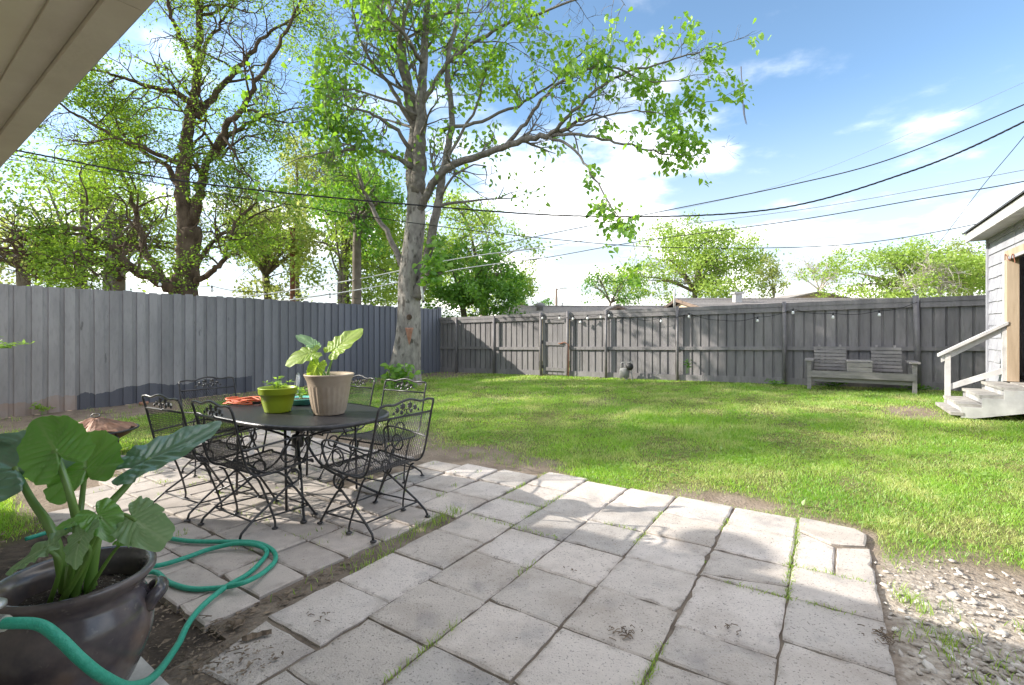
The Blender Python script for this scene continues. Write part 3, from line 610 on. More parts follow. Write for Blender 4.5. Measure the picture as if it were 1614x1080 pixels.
v_px = back_fence()
# ---------------------------------------------------------------- the house the camera stands beside: eave overhead
def house():
    H = 2.45; ue = .57
    t = thing_uv('house', 'house with beige soffit and tan fascia reaching overhead', 'house', -.2, 0, 0, R(-3.2))
    x0 = .2       # local x = u + .2
    MB().box((-4.0, -14, -.1), (-.0, 5.6, H-.02)).build('wall', M_WALLH, t)
    MB().box((-4.0, 5.602, -.1), (-.36, 7.62, 3.45)).build('shade_wing_wall', M_WALLH, t)  # unseen wing, added to block the sun and shape the house shadow
    MB().prism([(-4.1, 3.46), (-.30, 3.46), (-.30, 3.62), (-4.1, 4.0)], 1, 5.5, 7.72).build('shade_wing_roof', M_SHINGLE, t)
    # soffit panels with a joint, frieze, sub-fascia, fascia, drip edge, roof
    for (a, b) in ((-14, -1.2), (-1.195, 2.02), (2.025, 5.84)): MB().box((.0, a, H), (ue+.2-.20, b, H+.012)).build('soffit_panel', M_SOFFIT, t)
    for (a, b) in ((-14, -.6), (-.596, 1.86), (1.863, 5.85)):
        MB().box((ue+.2-.199, a, H-.012), (ue+.2-.11, b, H+.03)).build('sub_fascia', M_FASCIA, t)
        MB().box((ue+.2-.108, a, H-.035), (ue+.2-.02, b, H+.14)).build('fascia', M_FASCIA, t)
    MB().box((ue+.2-.018, -14, H-.005), (ue+.2, 5.86, H+.15)).build('drip_edge', M_WHITE, t)
    MB().prism([(ue+.2+.02, H+.152), (ue+.2+.02, H+.18), (-4, H+1.35), (-4, H+1.3)], 1, -14, 5.57).build('roof', M_SHINGLE, t)
    MB().tube([(-.40, 7.5, 3.55), (-.42, 7.5, 3.8), (-.44, 7.45, 4.0)], .02, 8).build('dish_mast', M_METAL, t, True)
    d = MB(); pr = [(r*.31, .09*(r*r)) for r in (0.001, .25, .5, .75, 1)] + [(.312, .075)]
    d.lathe(pr, 24, capb=False); d.xf(Matrix.Translation((-.40, 7.46, 4.04)) @ Matrix.Rotation(R(60), 4, Vector((1, .5, 0)).normalized()) @ Matrix.Scale(.8, 4, (0, 1, 0))); d.build('satellite_dish', M_METAL, t, True)
    # hose tap standing off the wall
    f = thing('hose_tap', 'worn metal hose tap at the near edge beside the glazed pot', 'tap', (-1.42, 1.20, 0))
    MB().tube([(-.0, 0, -.03), (0, 0, .62), (.03, .01, .66), (.10, .03, .655)], .013, 8).build('pipe', M_METAL, f, True)
    MB().lathe([(.030, 0), (.036, .004), (.036, .012), (.028, .018), (.008, .022)], 18, (.085, .03, .69), capt=True).build('handle', M_METAL, f, True)
    MB().tube([(.085, .03, .655), (.085, .03, .69)], .012, 8).build('valve_stem', M_METAL, f, True)
    return f
house()
# ---------------------------------------------------------------- shed and its steps
VS_ = -2.35; SU0, SU1 = 6.2, 11.3; DZ = .64; DT = 2.58; DU0, DU1 = 9.38, 10.22
def shed():
    t = thing_uv('shed', 'pale lavender clapboard shed with open raw-timber doorway and white eave', 'shed', SU1, VS_, 0)
    X = lambda u: u-SU1
    pl = lambda a, b, z0: MB().prism([(-.001, z0+.205), (.012, z0+.205), (.03, z0), (-.001, z0)], 0, X(a)+.002, X(b)-.002).build('siding_plank', M_SIDING, t)
    z = .30; k_ = 0
    while z < 2.95:
        k_ += 1
        if z+.2 < DT and z+.2 > DZ-.1:
            a = SU0
            pl(a, DU0-.11, z)
            cuts = [DU1+.11] + [c for c in (DU1+.11+.14*((k_ % 3)+1)+.31*i for i in range(3)) if c < SU1-.14] + [SU1-.06]
            for c0, c1 in zip(cuts, cuts[1:]): pl(c0+.002, c1-.002, z+random.uniform(-.006, .006))
        elif z+.2 >= DT: pl(SU0, 9.9, z); pl(9.906, SU1-.06, z)
        else: pl(SU0, SU1-.06, z)
        z += .198
    MB().box((X(SU1)-.06, -.02, .1), (X(SU1)+.02, .045, 3.0)).build('corner_board', M_SIDING, t)
    MB().box((X(SU1)-.02, -3, .1), (X(SU1), -.022, 3.0)).build('end_wall', M_SIDING, t)
    MB().box((X(SU0), -3, .1), (X(SU0)+.02, -.002, 3.0)).build('near_wall', M_SIDING, t)
    MB().box((X(SU0)+.02, -3, DZ-.09), (X(SU1)-.02, -.004, DZ-.01)).build('floor', M_WORNTREAD, t)
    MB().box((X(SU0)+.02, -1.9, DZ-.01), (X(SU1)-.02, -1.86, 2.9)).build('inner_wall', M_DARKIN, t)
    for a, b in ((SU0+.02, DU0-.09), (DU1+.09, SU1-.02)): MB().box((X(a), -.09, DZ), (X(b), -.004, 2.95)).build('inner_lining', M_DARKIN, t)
    # raw timber jambs and header in the door opening
    for a, b, m in ((DU1, DU1+.10, M_RAWWOOD), (DU0-.10, DU0, M_RAWWOOD)):
        MB().box((X(a), -.10, DZ), (X(b), .032, DT+.04)).build('door_jamb', m, t)
    MB().box((X(DU0), -.10, DT-.06), (X(DU1), .026, DT+.04)).build('door_header', M_RAWWOOD, t)
    MB().box((X(DU1)+.1, .028, DZ-.02), (X(DU1)+.17, .045, DT+.05)).build('torn_casing', M_WHITE, t)
    MB().tube([(X(DU1)-.12, -.35, DZ), (X(DU1)-.05, -.2, 2.1)], .03, 8).build('leaning_pole', M_GREYWOOD, t, True)
    MB().box((X(DU1)-.42, -.7, DZ), (X(DU1)-.30, -.3, 1.55)).build('red_crate', M_TERRA, t)
    MB().box((X(DU1)-.42, -.7, 1.56), (X(DU1)-.28, -.3, 1.62)).build('shelf_edge', M_WHITE, t)
    w = MB().tube(catmull([(X(DU1)+.02, .05, DT-.1), (X(DU1)-.05, .06, DT-.02), (X(DU1)-.2, .05, DT-.14), (X(DU1)-.3, .04, DT-.05), (X(DU1)-.45, .05, DT-.2)], 6), .006, 5); w.build('loose_wire', M_RUST, t, True)
    # eave
    EV = .26; zb = 2.96
    for a, b in ((SU0-.2, 9.2), (9.206, SU1+.12)):
        MB().box((X(a), -.01, zb), (X(b), EV, zb+.02)).build('soffit', M_WHITE, t)
    MB().box((X(SU0-.2), EV+.001, zb-.02), (X(SU1+.12), EV+.028, zb+.13)).build('fascia', M_WHITE, t)
    MB().prism([(EV+.06, zb+.131), (EV+.06, zb+.155), (-1.5, zb+.75), (-3.2, zb+.1), (-3.2, zb+.07), (-1.5, zb+.72)], 0, X(SU0-.25), X(SU1+.16)).build('roof', M_ROOFDARK, t)
    MB().prism([(EV+.0, zb+.021), (EV+.0, zb+.128), (-1.5, zb+.70), (-3.1, zb+.02)], 0, X(SU1-.03), X(SU1-.001)).build('gable', M_SIDING, t)
    # steps
    s = thing_uv('wooden_steps', 'worn white wooden steps with sloping handrail at the shed doorway', 'steps', 9.75, VS_, 0)
    g = .235; rise = (DZ-g)/3; U0, U1 = -.52, .56
    tr = [(.04, .31, DZ-.012), (.27, .53, DZ-rise), (.49, .75, DZ-2*rise)]
    for (a, b, z) in tr:
        MB().box((U0, a, z-.04), (.02, b, z)).build('tread', M_WORNTREAD, s); MB().box((.024, a, z-.042), (U1, b, z-.003)).build('tread', M_WORNTREAD, s)
    for (b, z) in ((.29, DZ-.012), (.51, DZ-rise), (.73, DZ-2*rise)): MB().box((U0+.03, b-.05, z-rise+.005), (U1-.03, b-.025, z-.042)).build('riser', M_WHITE, s)
    for x in (U0-.032, U1+.002):
        MB().prism([(.04, DZ-.05), (.29, DZ-.05), (.29, DZ-rise-.04), (.51, DZ-rise-.04), (.51, DZ-2*rise-.04), (.73, DZ-2*rise-.04), (.73, g-.06), (.6, g-.06), (.04, DZ-.34)], 0, x, x+.03).build('stringer', M_WHITE, s)
    MB().box((U0-.04, .70, g-.03), (U1+.04, .84, g+.012)).build('base_plank', M_WORNTREAD, s)
    p0 = MB().box((U1-.075, .67, DZ-2*rise), (U1-.01, .735, DZ-2*rise+.66)); p0.build('post', M_WHITE, s)
    def slope(y0, z0, y1, z1, w, h, nm):
        m = MB(); x0, x1 = U1-.04-w/2, U1-.04+w/2
        m.v = [(x0, y0, z0), (x1, y0, z0), (x1, y0, z0+h), (x0, y0, z0+h), (x0, y1, z1), (x1, y1, z1), (x1, y1, z1+h), (x0, y1, z1+h)]; m.f = [(0,1,2,3),(7,6,5,4),(0,4,5,1),(1,5,6,2),(2,6,7,3),(3,7,4,0)]; m.build(nm, M_WHITE, s)
    slope(.82, DZ-2*rise+.62, .02, DZ+.86, .13, .045, 'handrail_cap'); slope(.78, DZ-2*rise+.53, .03, DZ+.77, .04, .10, 'handrail'); slope(.67, DZ-2*rise+.10, .03, DZ+.13, .04, .09, 'lower_rail')
    MB().box((U1-.075, .02, DZ), (U1-.01, .08, DZ+.80)).build('post', M_WHITE, s)
shed()
# ---------------------------------------------------------------- bench against the back fence
def bench():
    v = -.58; u = 11.85; t = thing_uv('double_bench', 'weathered grey two-seat bench with middle console against the back fence', 'bench', u, v, zf(v), math.pi/2*3)
    # local: x to the right of the picture (-v), y towards the fence (u)
    W_ = .89
    B = lambda lo, hi, nm: MB().box(lo, hi).build(nm, M_GREYWOOD, t)
    for x in (-W_, W_-.07): B((x, .0, -.06), (x+.07, .06, .60), 'leg'); B((x, .62, -.06), (x+.07, .68, .52), 'leg')
    B((-W_+.03, -.025, .27), (W_-.03, -.002, .405), 'front_rail')
    B((-W_+.075, .05, .18), (W_-.075, .09, .26), 'stretcher')
    for k in range(5):
        for x0, x1 in ((-W_+.075, -.21), (.21, W_-.075)): B((x0, .01+k*.105, .375-.012*k), (x1, .105+k*.105, .398-.012*k), 'seat_slat')
    for (x0, x1) in ((-W_+.11, -.2), (.22, W_-.17)):
        n = 7; h = .0 if x0 < 0 else .03
        for k in range(n):
            z = .40+k*.072; y = .50+k*.022
            m = MB().box((x0+random.uniform(-.006, .006), y, z), (x1+random.uniform(-.006, .006), y+.025, z+.054)); m.build('back_slat', M_GREYWOOD, t)
        for x in (x0+.08, x1-.12): MB().prism([(.527, .36), (.565, .36), (.72, .93), (.682, .93)], 0, x, x+.04).build('back_strut', M_GREYWOOD, t)
    for x0 in (-W_-.045, W_-.115): B((x0, -.05, .60), (x0+.16, .62, .632), 'armrest')
    for x0 in (-W_+.01, W_-.05): B((x0, .02, .50), (x0+.04, .5, .598), 'arm_support')
    for k in range(2): B((-.205, -.012, .41+.095*k), (.205, .012, .497+.095*k), 'console_panel')
    for k in range(4): B((-.215, -.02+k*.13, .605), (.215, .1+k*.13, .63), 'console_slat')
    for x in (-.2, .17): B((x, .015, .38), (x+.03, .5, .602), 'console_side')
bench()
# ---------------------------------------------------------------- gas meter
def meter():
    v = v_px(993); t = thing_uv('gas_meter', 'grey gas meter with bent pipes at the foot of the back fence', 'meter', UF-.28, v, zf(v), math.pi/2*3)
    MB().tube(catmull([(-.15, 0, -.1), (-.15, 0, .3), (-.14, 0, .44), (-.09, 0, .47), (-.05, 0, .44), (-.05, 0, .33)], 5), .017, 8).build('pipe', M_METERG, t, True)
    MB().tube([(.0, 0, -.1), (.0, 0, .1)], .03, 8).build('riser_pipe', M_METERG, t, True)
    MB().lathe([(.02, 0), (.13, .01), (.135, .2), (.12, .25), (.03, .27)], 16, (-.06, 0, .06), True, True, 1, .6).build('body', M_METERG, t, True)
    MB().lathe([(.03, 0), (.085, .01), (.1, .06), (.09, .1), (.05, .13)], 16, (0, 0, 0), True, True).xf(Matrix.Translation((.12, -.03, .37)) @ Matrix.Rotation(R(90), 4, 'X')).build('regulator', M_BLACK, t, True)
    MB().tube(catmull([(.12, 0, .35), (.13, 0, .2), (.15, 0, .05), (.15, 0, -.1)], 4), .02, 8).build('outlet_pipe', M_METERG, t, True)
    MB().tube(catmull([(.06, 0, .3), (.06, 0, .44), (.10, 0, .48), (.15, 0, .46), (.16, 0, .3)], 4), .016, 8).build('pipe', M_METERG, t, True)
meter()
# ---------------------------------------------------------------- garden table and chairs
TU, TV = 2.50, 3.82
def table():
    t = thing_uv('garden_table', 'oval black wrought-iron garden table with mesh top on the paving', 'table', TU, TV, 0)
    a, b, z = .87, .54, .715
    def sup(k, n, s=1): 
        q = 2*math.pi*k/n; c, d = math.cos(q), math.sin(q); e = 2/2.6
        return (b*s*abs(c)**e*math.copysign(1, c), a*s*abs(d)**e*math.copysign(1, d))
    n = 56; m = MB(); out = [sup(k, n) for k in range(n)]
    inn = [sup(k, n, .975) for k in range(n)]
    m.v = [(x, y, z) for x, y in inn]+[(x, y, z-.006) for x, y in out]+[(x, y, z-.032) for x, y in out]+[(x, y, z-.034) for x, y in inn]+[(x, y, z-.010) for x, y in inn]
    for r in range(3): m.f += [(r*n+k, (r+1)*n+k, (r+1)*n+(k+1) % n, r*n+(k+1) % n) for k in range(n)]
    m.build('rim', M_IRON, t, True)
    p = MB(); p.v = [(x, y, z-.004) for x, y in inn]+[(x, y, z-.009) for x, y in inn]; p.f = [tuple(range(n)), tuple(range(2*n-1, n-1, -1))]; p.build('mesh_top', MATS['table_mesh'], t)
    for sx in (-1, 1):
        for sy in (-1, 1):
            pts = catmull([(sx*.30, sy*.52, z-.03), (sx*.27, sy*.46, .62), (sx*.06, sy*.10, .50), (sx*.045, sy*.075, .42), (sx*.12, sy*.22, .22), (sx*.30, sy*.52, .06), (sx*.36, sy*.62, .012)], 6)
            MB().tube(pts, .0135, 8, flat=.7).build('leg', M_IRON, t, True)
            MB().lathe([(.025, 0), (.025, .01), (.012, .018)], 10, (sx*.36, sy*.62, .001), True, True).build('foot', M_IRON, t, True)
            MB().tube([(sx*.33, sy*.34, z-.03), (sx*.33, sy*.36, .012)], .010, 6).build('strut', M_IRON, t, True)
    MB().lathe([(.04, .40), (.05, .41), (.05, .50), (.04, .51)], 16, (0, 0, 0), True, True).build('hub', M_IRON, t, True)
    MB().tube([(0, 0, .5), (0, 0, z-.012)], .02, 10).build('hub_tube', M_IRON, t, True)
def table_mesh_mat():
    pm('table_mesh', (.012, .012, .014), (.022, .021, .024), 30, .42, spec=.45)
    nt = MATS['table_mesh'].node_tree; N = nt.nodes.new; L = nt.links.new; b = nt.nodes['Principled BSDF']; g = N('ShaderNodeNewGeometry'); v = N('ShaderNodeTexVoronoi'); v.inputs['Scale'].default_value = 75; L(g.outputs['Position'], v.inputs['Vector'])
    bp = N('ShaderNodeBump'); bp.inputs['Strength'].default_value = .6; bp.inputs['Distance'].default_value = .004; L(v.outputs['Distance'], bp.inputs['Height']); L(bp.outputs[0], b.inputs['Normal'])
table_mesh_mat(); table()
def chair_profile():
    P = [(.235, .405), (.225, .428), (.15, .425), (.0, .408), (-.14, .402), (-.21, .415), (-.255, .46), (-.285, .55), (-.315, .68), (-.342, .80)]
    return [Vector((0, p[0], p[1])) for p in catmull([(p[0], p[1], 0) for p in P], 4)]
def make_chair():
    t = thing('patio_chair', 'x x x x', 'chair')
    PR = chair_profile(); HW = .265
    # cumulative length for the woven mesh
    S = [0]
    for a, b in zip(PR, PR[1:]): S.append(S[-1]+(b-a).length)
    Ltot = S[-1]
    def at(s):
        s = min(max(s, 0), Ltot)
        for i in range(len(S)-1):
            if s <= S[i+1]: return PR[i].lerp(PR[i+1], (s-S[i])/(S[i+1]-S[i]))
        return PR[-1]
    m = MB(); cell_s, cell_x = .030, .0165; w = HW-.006
    for sg in (1, -1):
        k0 = -int(Ltot/cell_s*cell_x/(cell_x)) - 2; slope = cell_x/cell_s*1.0
        x_start = -w - slope*Ltot
        x = x_start
        while x < w:
            pts = []; ns = 26
            for i in range(ns+1):
                s = Ltot*i/ns; xx = x+slope*s
                if -w <= xx <= w: q = at(s); pts.append((sg*xx, q.y, q.z))
            if len(pts) > 1: m.tube(pts, .0016, 3, cap=False)
            x += cell_x*1.25
    m.build('woven_mesh', M_IRON, t)
    for sx in (-1, 1):
        side = [Vector((sx*HW, p.y, p.z)) for p in PR] + [Vector((sx*HW, -.36, .865)), Vector((sx*(HW-.008), -.368, .893))]
        MB().tube(side, .0085, 7).build('side_frame', M_IRON, t, True)
        arm = catmull([(sx*HW, -.30, .60), (sx*(HW+.02), -.22, .605), (sx*(HW+.03), -.05, .62), (sx*(HW+.03), .12, .63), (sx*(HW+.025), .19, .60), (sx*(HW+.02), .18, .52), (sx*HW, .15, .43)], 5)
        MB().tube(arm, .009, 7, flat=.8).build('armrest', M_IRON, t, True)
        MB().tube([(sx*(HW+.015), .03+.06*math.cos(q), .515+.06*math.sin(q)) for q in [2*math.pi*i/18 for i in range(18)]], .0065, 6, closed=True).build('arm_scroll', M_IRON, t, True)
        x = sx*.225
        leg = [(x*1.16, -.31, .008), (x*1.14, -.295, .045), (x*1.1, -.20, .115), (x, .06, .265)]
        coil = [(x, .095+.052*math.sin(q), .325-.052*math.cos(q)) for q in [2*math.pi*i/14 for i in range(1, 15)]]
        MB().tube(leg + [(x, .085, .272)], .0085, 7).build('rear_leg', M_IRON, t, True)
        MB().tube([(x, .085, .272)]+coil+[(x, .06, .33), (x, -.02, .385), (x, -.10, .398)], .0085, 7).build('spring_coil', M_IRON, t, True)
        MB().tube(catmull([(x, -.20, .395), (x, -.16, .36), (x*1.04, -.10, .20), (x*1.12, -.06, .06), (x*1.14, -.06, .008)], 4), .0075, 6).build('inner_leg', M_IRON, t, True)
        MB().tube(catmull([(x, .06, .262), (x*1.02, .10, .25), (x*1.08, .17, .15), (x*1.14, .26, .008)], 4), .0085, 7).build('front_leg', M_IRON, t, True)
        MB().tube([(x*1.1, -.225, .10), (x*1.12, .21, .085)], .006, 6).build('side_brace', M_IRON, t, True)
        for y in (-.31, .26, -.06): MB().lathe([(.022, 0), (.022, .006), (.010, .012)], 10, (x*(1.16 if y == -.31 else 1.14), y, .001), True, True).build('foot', M_IRON, t, True)
    for (y, z) in ((-.22, .10), (.21, .085)): MB().tube([(-.25, y, z), (.25, y, z)], .006, 6).build('stretcher', M_IRON, t, True)
    for i in (1, len(PR)-1): MB().tube([(-HW, PR[i].y, PR[i].z), (HW, PR[i].y, PR[i].z)], .0075, 6).build('cross_bar', M_IRON, t, True)
    MB().tube([(-.225, -.1, .396), (.225, -.1, .396)], .008, 6).build('spring_bar', M_IRON, t, True)
    top = catmull([(-HW+.008, -.368, .893), (-.20, -.366, .900), (-.13, -.367, .893), (-.05, -.37, .912), (0, -.371, .918), (.05, -.37, .912), (.13, -.367, .893), (.20, -.366, .900), (HW-.008, -.368, .893)], 4)
    MB().tube(top, .009, 7).build('crest_rail', M_IRON, t, True)
    # cast leaf-and-scroll ornament under the crest
    o = MB()
    for sx in (-1, 1):
        for (cx, cz, r) in ((.035, .872, .026), (.085, .852, .022), (.045, .832, .018), (.118, .832, .013)):
            n = 12; b = len(o.v); o.v.append((sx*cx, -.358, cz))
            for k in range(n):
                a = 2*math.pi*k/n; rr = r*(1 if k % 2 else .72); o.v.append((sx*cx+rr*math.cos(a), -.354+.004*(k % 2), cz+rr*math.sin(a)))
            for k in range(n): o.f.append((b, b+1+k, b+1+(k+1) % n))
        o.tube([(sx*(.02+.03*q*math.cos(q*5)), -.355, .84+.03*q*math.sin(q*5)) for q in [i/14 for i in range(15)]], .004, 5)
    oo = o.build('leaf_ornament', M_IRON, t); md = oo.modifiers.new('thick', 'SOLIDIFY'); md.thickness = .006
    return t
chair0 = make_chair()
CH = [ # u, v, heading offset (0 faces +u), label
 (2.02, 3.52, 0, 'black mesh chair facing the table, seat just behind the front edge of shade'),
 (2.45, 2.82, 90, 'black mesh chair with its back to the big slabs at the table end'),
 (1.98, 4.22, 4, 'black mesh chair partly hidden by the large dark leaf of the potted plant'),
 (2.50, 5.02, -90, 'black mesh chair at the table end nearest the boundary fence, mesh back facing us'),
 (3.12, 3.50, 184, 'black mesh chair across the table in front of the tree trunk'),
 (3.12, 4.24, 176, 'black mesh chair across the table behind the taupe planter')]
for i, (u, v, a, lab) in enumerate(CH):
    o = chair0 if i == 0 else copy_tree(chair0)
    o.location = UV(u, v, .003); o.rotation_euler = (0, 0, YROT - math.pi/2 + R(a)); tag(o, lab, 'chair', 'wrought-iron chairs around the garden table')
def white_chair():
    t = thing_uv('plastic_chair', 'white slatted plastic chair with grey bent-tube frame behind the table', 'chair', 3.30, 5.58, -.02, R(150))
    # local x is forward
    MB().tube(catmull([(-.2, -.25, .42), (-.25, -.25, .62), (-.29, -.24, .80), (-.30, -.17, .88), (-.30, 0, .895), (-.30, .17, .88), (-.29, .24, .80), (-.25, .25, .62), (-.2, .25, .42)], 5), .011, 8).build('back_frame', M_METAL, t, True)
    MB().box((-.303, -.15, .56), (-.285, .15, .87)).build('back_panel', M_PLASTW, t)
    for k in range(5): MB().box((-.2+k*.088, -.23, .40), (-.2+k*.088+.08, .23, .42)).build('seat_slat', M_PLASTW, t)
    MB().box((-.2, -.235, .30), (.24, .235, .396)).build('apron', M_PLASTW, t)
    for sx in (-.18, .2):
        for sy in (-.21, .21): MB().box((sx-.025, sy-.025, 0), (sx+.025, sy+.025, .3)).build('leg', M_PLASTW, t)
white_chair()
# ---------------------------------------------------------------- leaves of the elephant-ear plants
M_EAR = leafmat('elephant_ear_leaf', (.085, .25, .035), (.17, .38, .065), .42, .38, 5, 'vein', (.20, .34, .10), gloss=.09)
M_EARBLUE = leafmat('bluish_elephant_ear_leaf', (.065, .17, .10), (.11, .235, .135), .25, .3, 5, 'vein', (.12, .2, .13), gloss=.13)
M_EARPALE = leafmat('pale_elephant_ear_leaf', (.16, .29, .13), (.24, .38, .18), .3, .4, 5, 'vein', (.34, .46, .26), gloss=.08)
M_EARYEL = leafmat('backlit_yellow_leaf', (.24, .38, .04), (.34, .48, .07), .55, .45, 5, 'vein', (.45, .55, .14), gloss=.06)  # yellow glow of sun through the leaves, put into their base colour
M_STALK = leafmat('leaf_stalk', (.11, .24, .035), (.19, .33, .07), .15, .35, 8, gloss=.1)
def ear_mesh(name, L, Wd, mat, droop=.25, wave=.02, cup=.12, seed=0, torn=0):
    rg = random.Random(seed); NA, NR = 96, 14; V = [(0, 0, 0)]; vein = [1]; ph = rg.uniform(0, 6)
    for r in range(1, NR+1):
        t = r/NR
        for k in range(NA):
            a = -math.pi + 2*math.pi*k/NA; A = abs(a)
            # outline: pointed tip at a=0, widest near 95 deg, two rounded basal lobes, notch at 180
            if A < 1.7: rad = L*(1-.03*A) / math.sqrt(math.cos(A*.92)**2 + (L/(Wd*.5)*math.sin(A*.92))**2) if A*.92 < 1.57 else Wd*.5
            else: rad = Wd*.5
            if A < .5: rad *= 1 + .10*math.cos(A/.5*math.pi/2)
            if A > 2.75: rad *= max(.12, 1-(A-2.75)/.39*.88)
            elif A > 1.9: rad *= 1 + .12*math.sin((A-1.9)/.85*math.pi)
            rad *= 1 + .025*math.sin(11*a+ph) + .012*math.sin(23*a)
            if torn and (k*7+seed) % 11 == 0: rad *= 1-torn*rg.random()
            x, y = t*rad*math.cos(a), t*rad*math.sin(a)
            phs = (x-.62*abs(y))/(.135*L)*2*math.pi
            vn = 1 if abs(y) < .012*L+.002 else (.5+.5*math.cos(phs))**6*.8
            z = -droop*(max(x, 0)/L)**2*L + cup*abs(y)*(1-abs(y)/Wd) - .05*L*t*t*(A > 2) + wave*t*t*math.sin(11*a+1.5)*Wd - .016*L*math.sin(math.pi*min(1, abs(y)/(Wd*.5)*1.2))*math.cos(phs) - .02*L*math.exp(-(y/(.03*L))**2)
            V.append((x, y, z)); vein.append(vn*(1-.5*t))
    F = []
    for k in range(NA): F.append((0, 1+k, 1+(k+1) % NA))
    for r in range(NR-1):
        for k in range(NA):
            if k == NA-1: pass
            a, b = 1+r*NA+k, 1+r*NA+(k+1) % NA; F += [(a, a+NA, b+NA), (a, b+NA, b)]
    return np_mesh(name, V, F, mat, {'vein': vein}, True)
def place_leaf(parent, attach, tip, normal, Wd, mat, seed, stalk_pts, r0, r1, droop=.2, wave=.02, cup=.12, torn=0, stalkmat=None):
    attach, tip = Vector(attach), Vector(tip); x = (tip-attach); L = x.length; x.normalize(); n = Vector(normal); n = (n-x*n.dot(x)).normalized(); y = n.cross(x)
    me = ear_mesh('leaf', L, Wd, mat, droop, wave, cup, seed, torn); o = link('leaf', me, parent)
    M = Matrix((x, y, n)).transposed().to_4x4(); M.translation = attach - Vector(parent.location); o.matrix_local = M
    pts = catmull([Vector(p) for p in stalk_pts] + [attach + x*.012], 7); loc = Vector(parent.location)
    MB().tube([p-loc for p in pts], r0, 10, r1).build('stalk', stalkmat or M_STALK, parent, True)
    return o
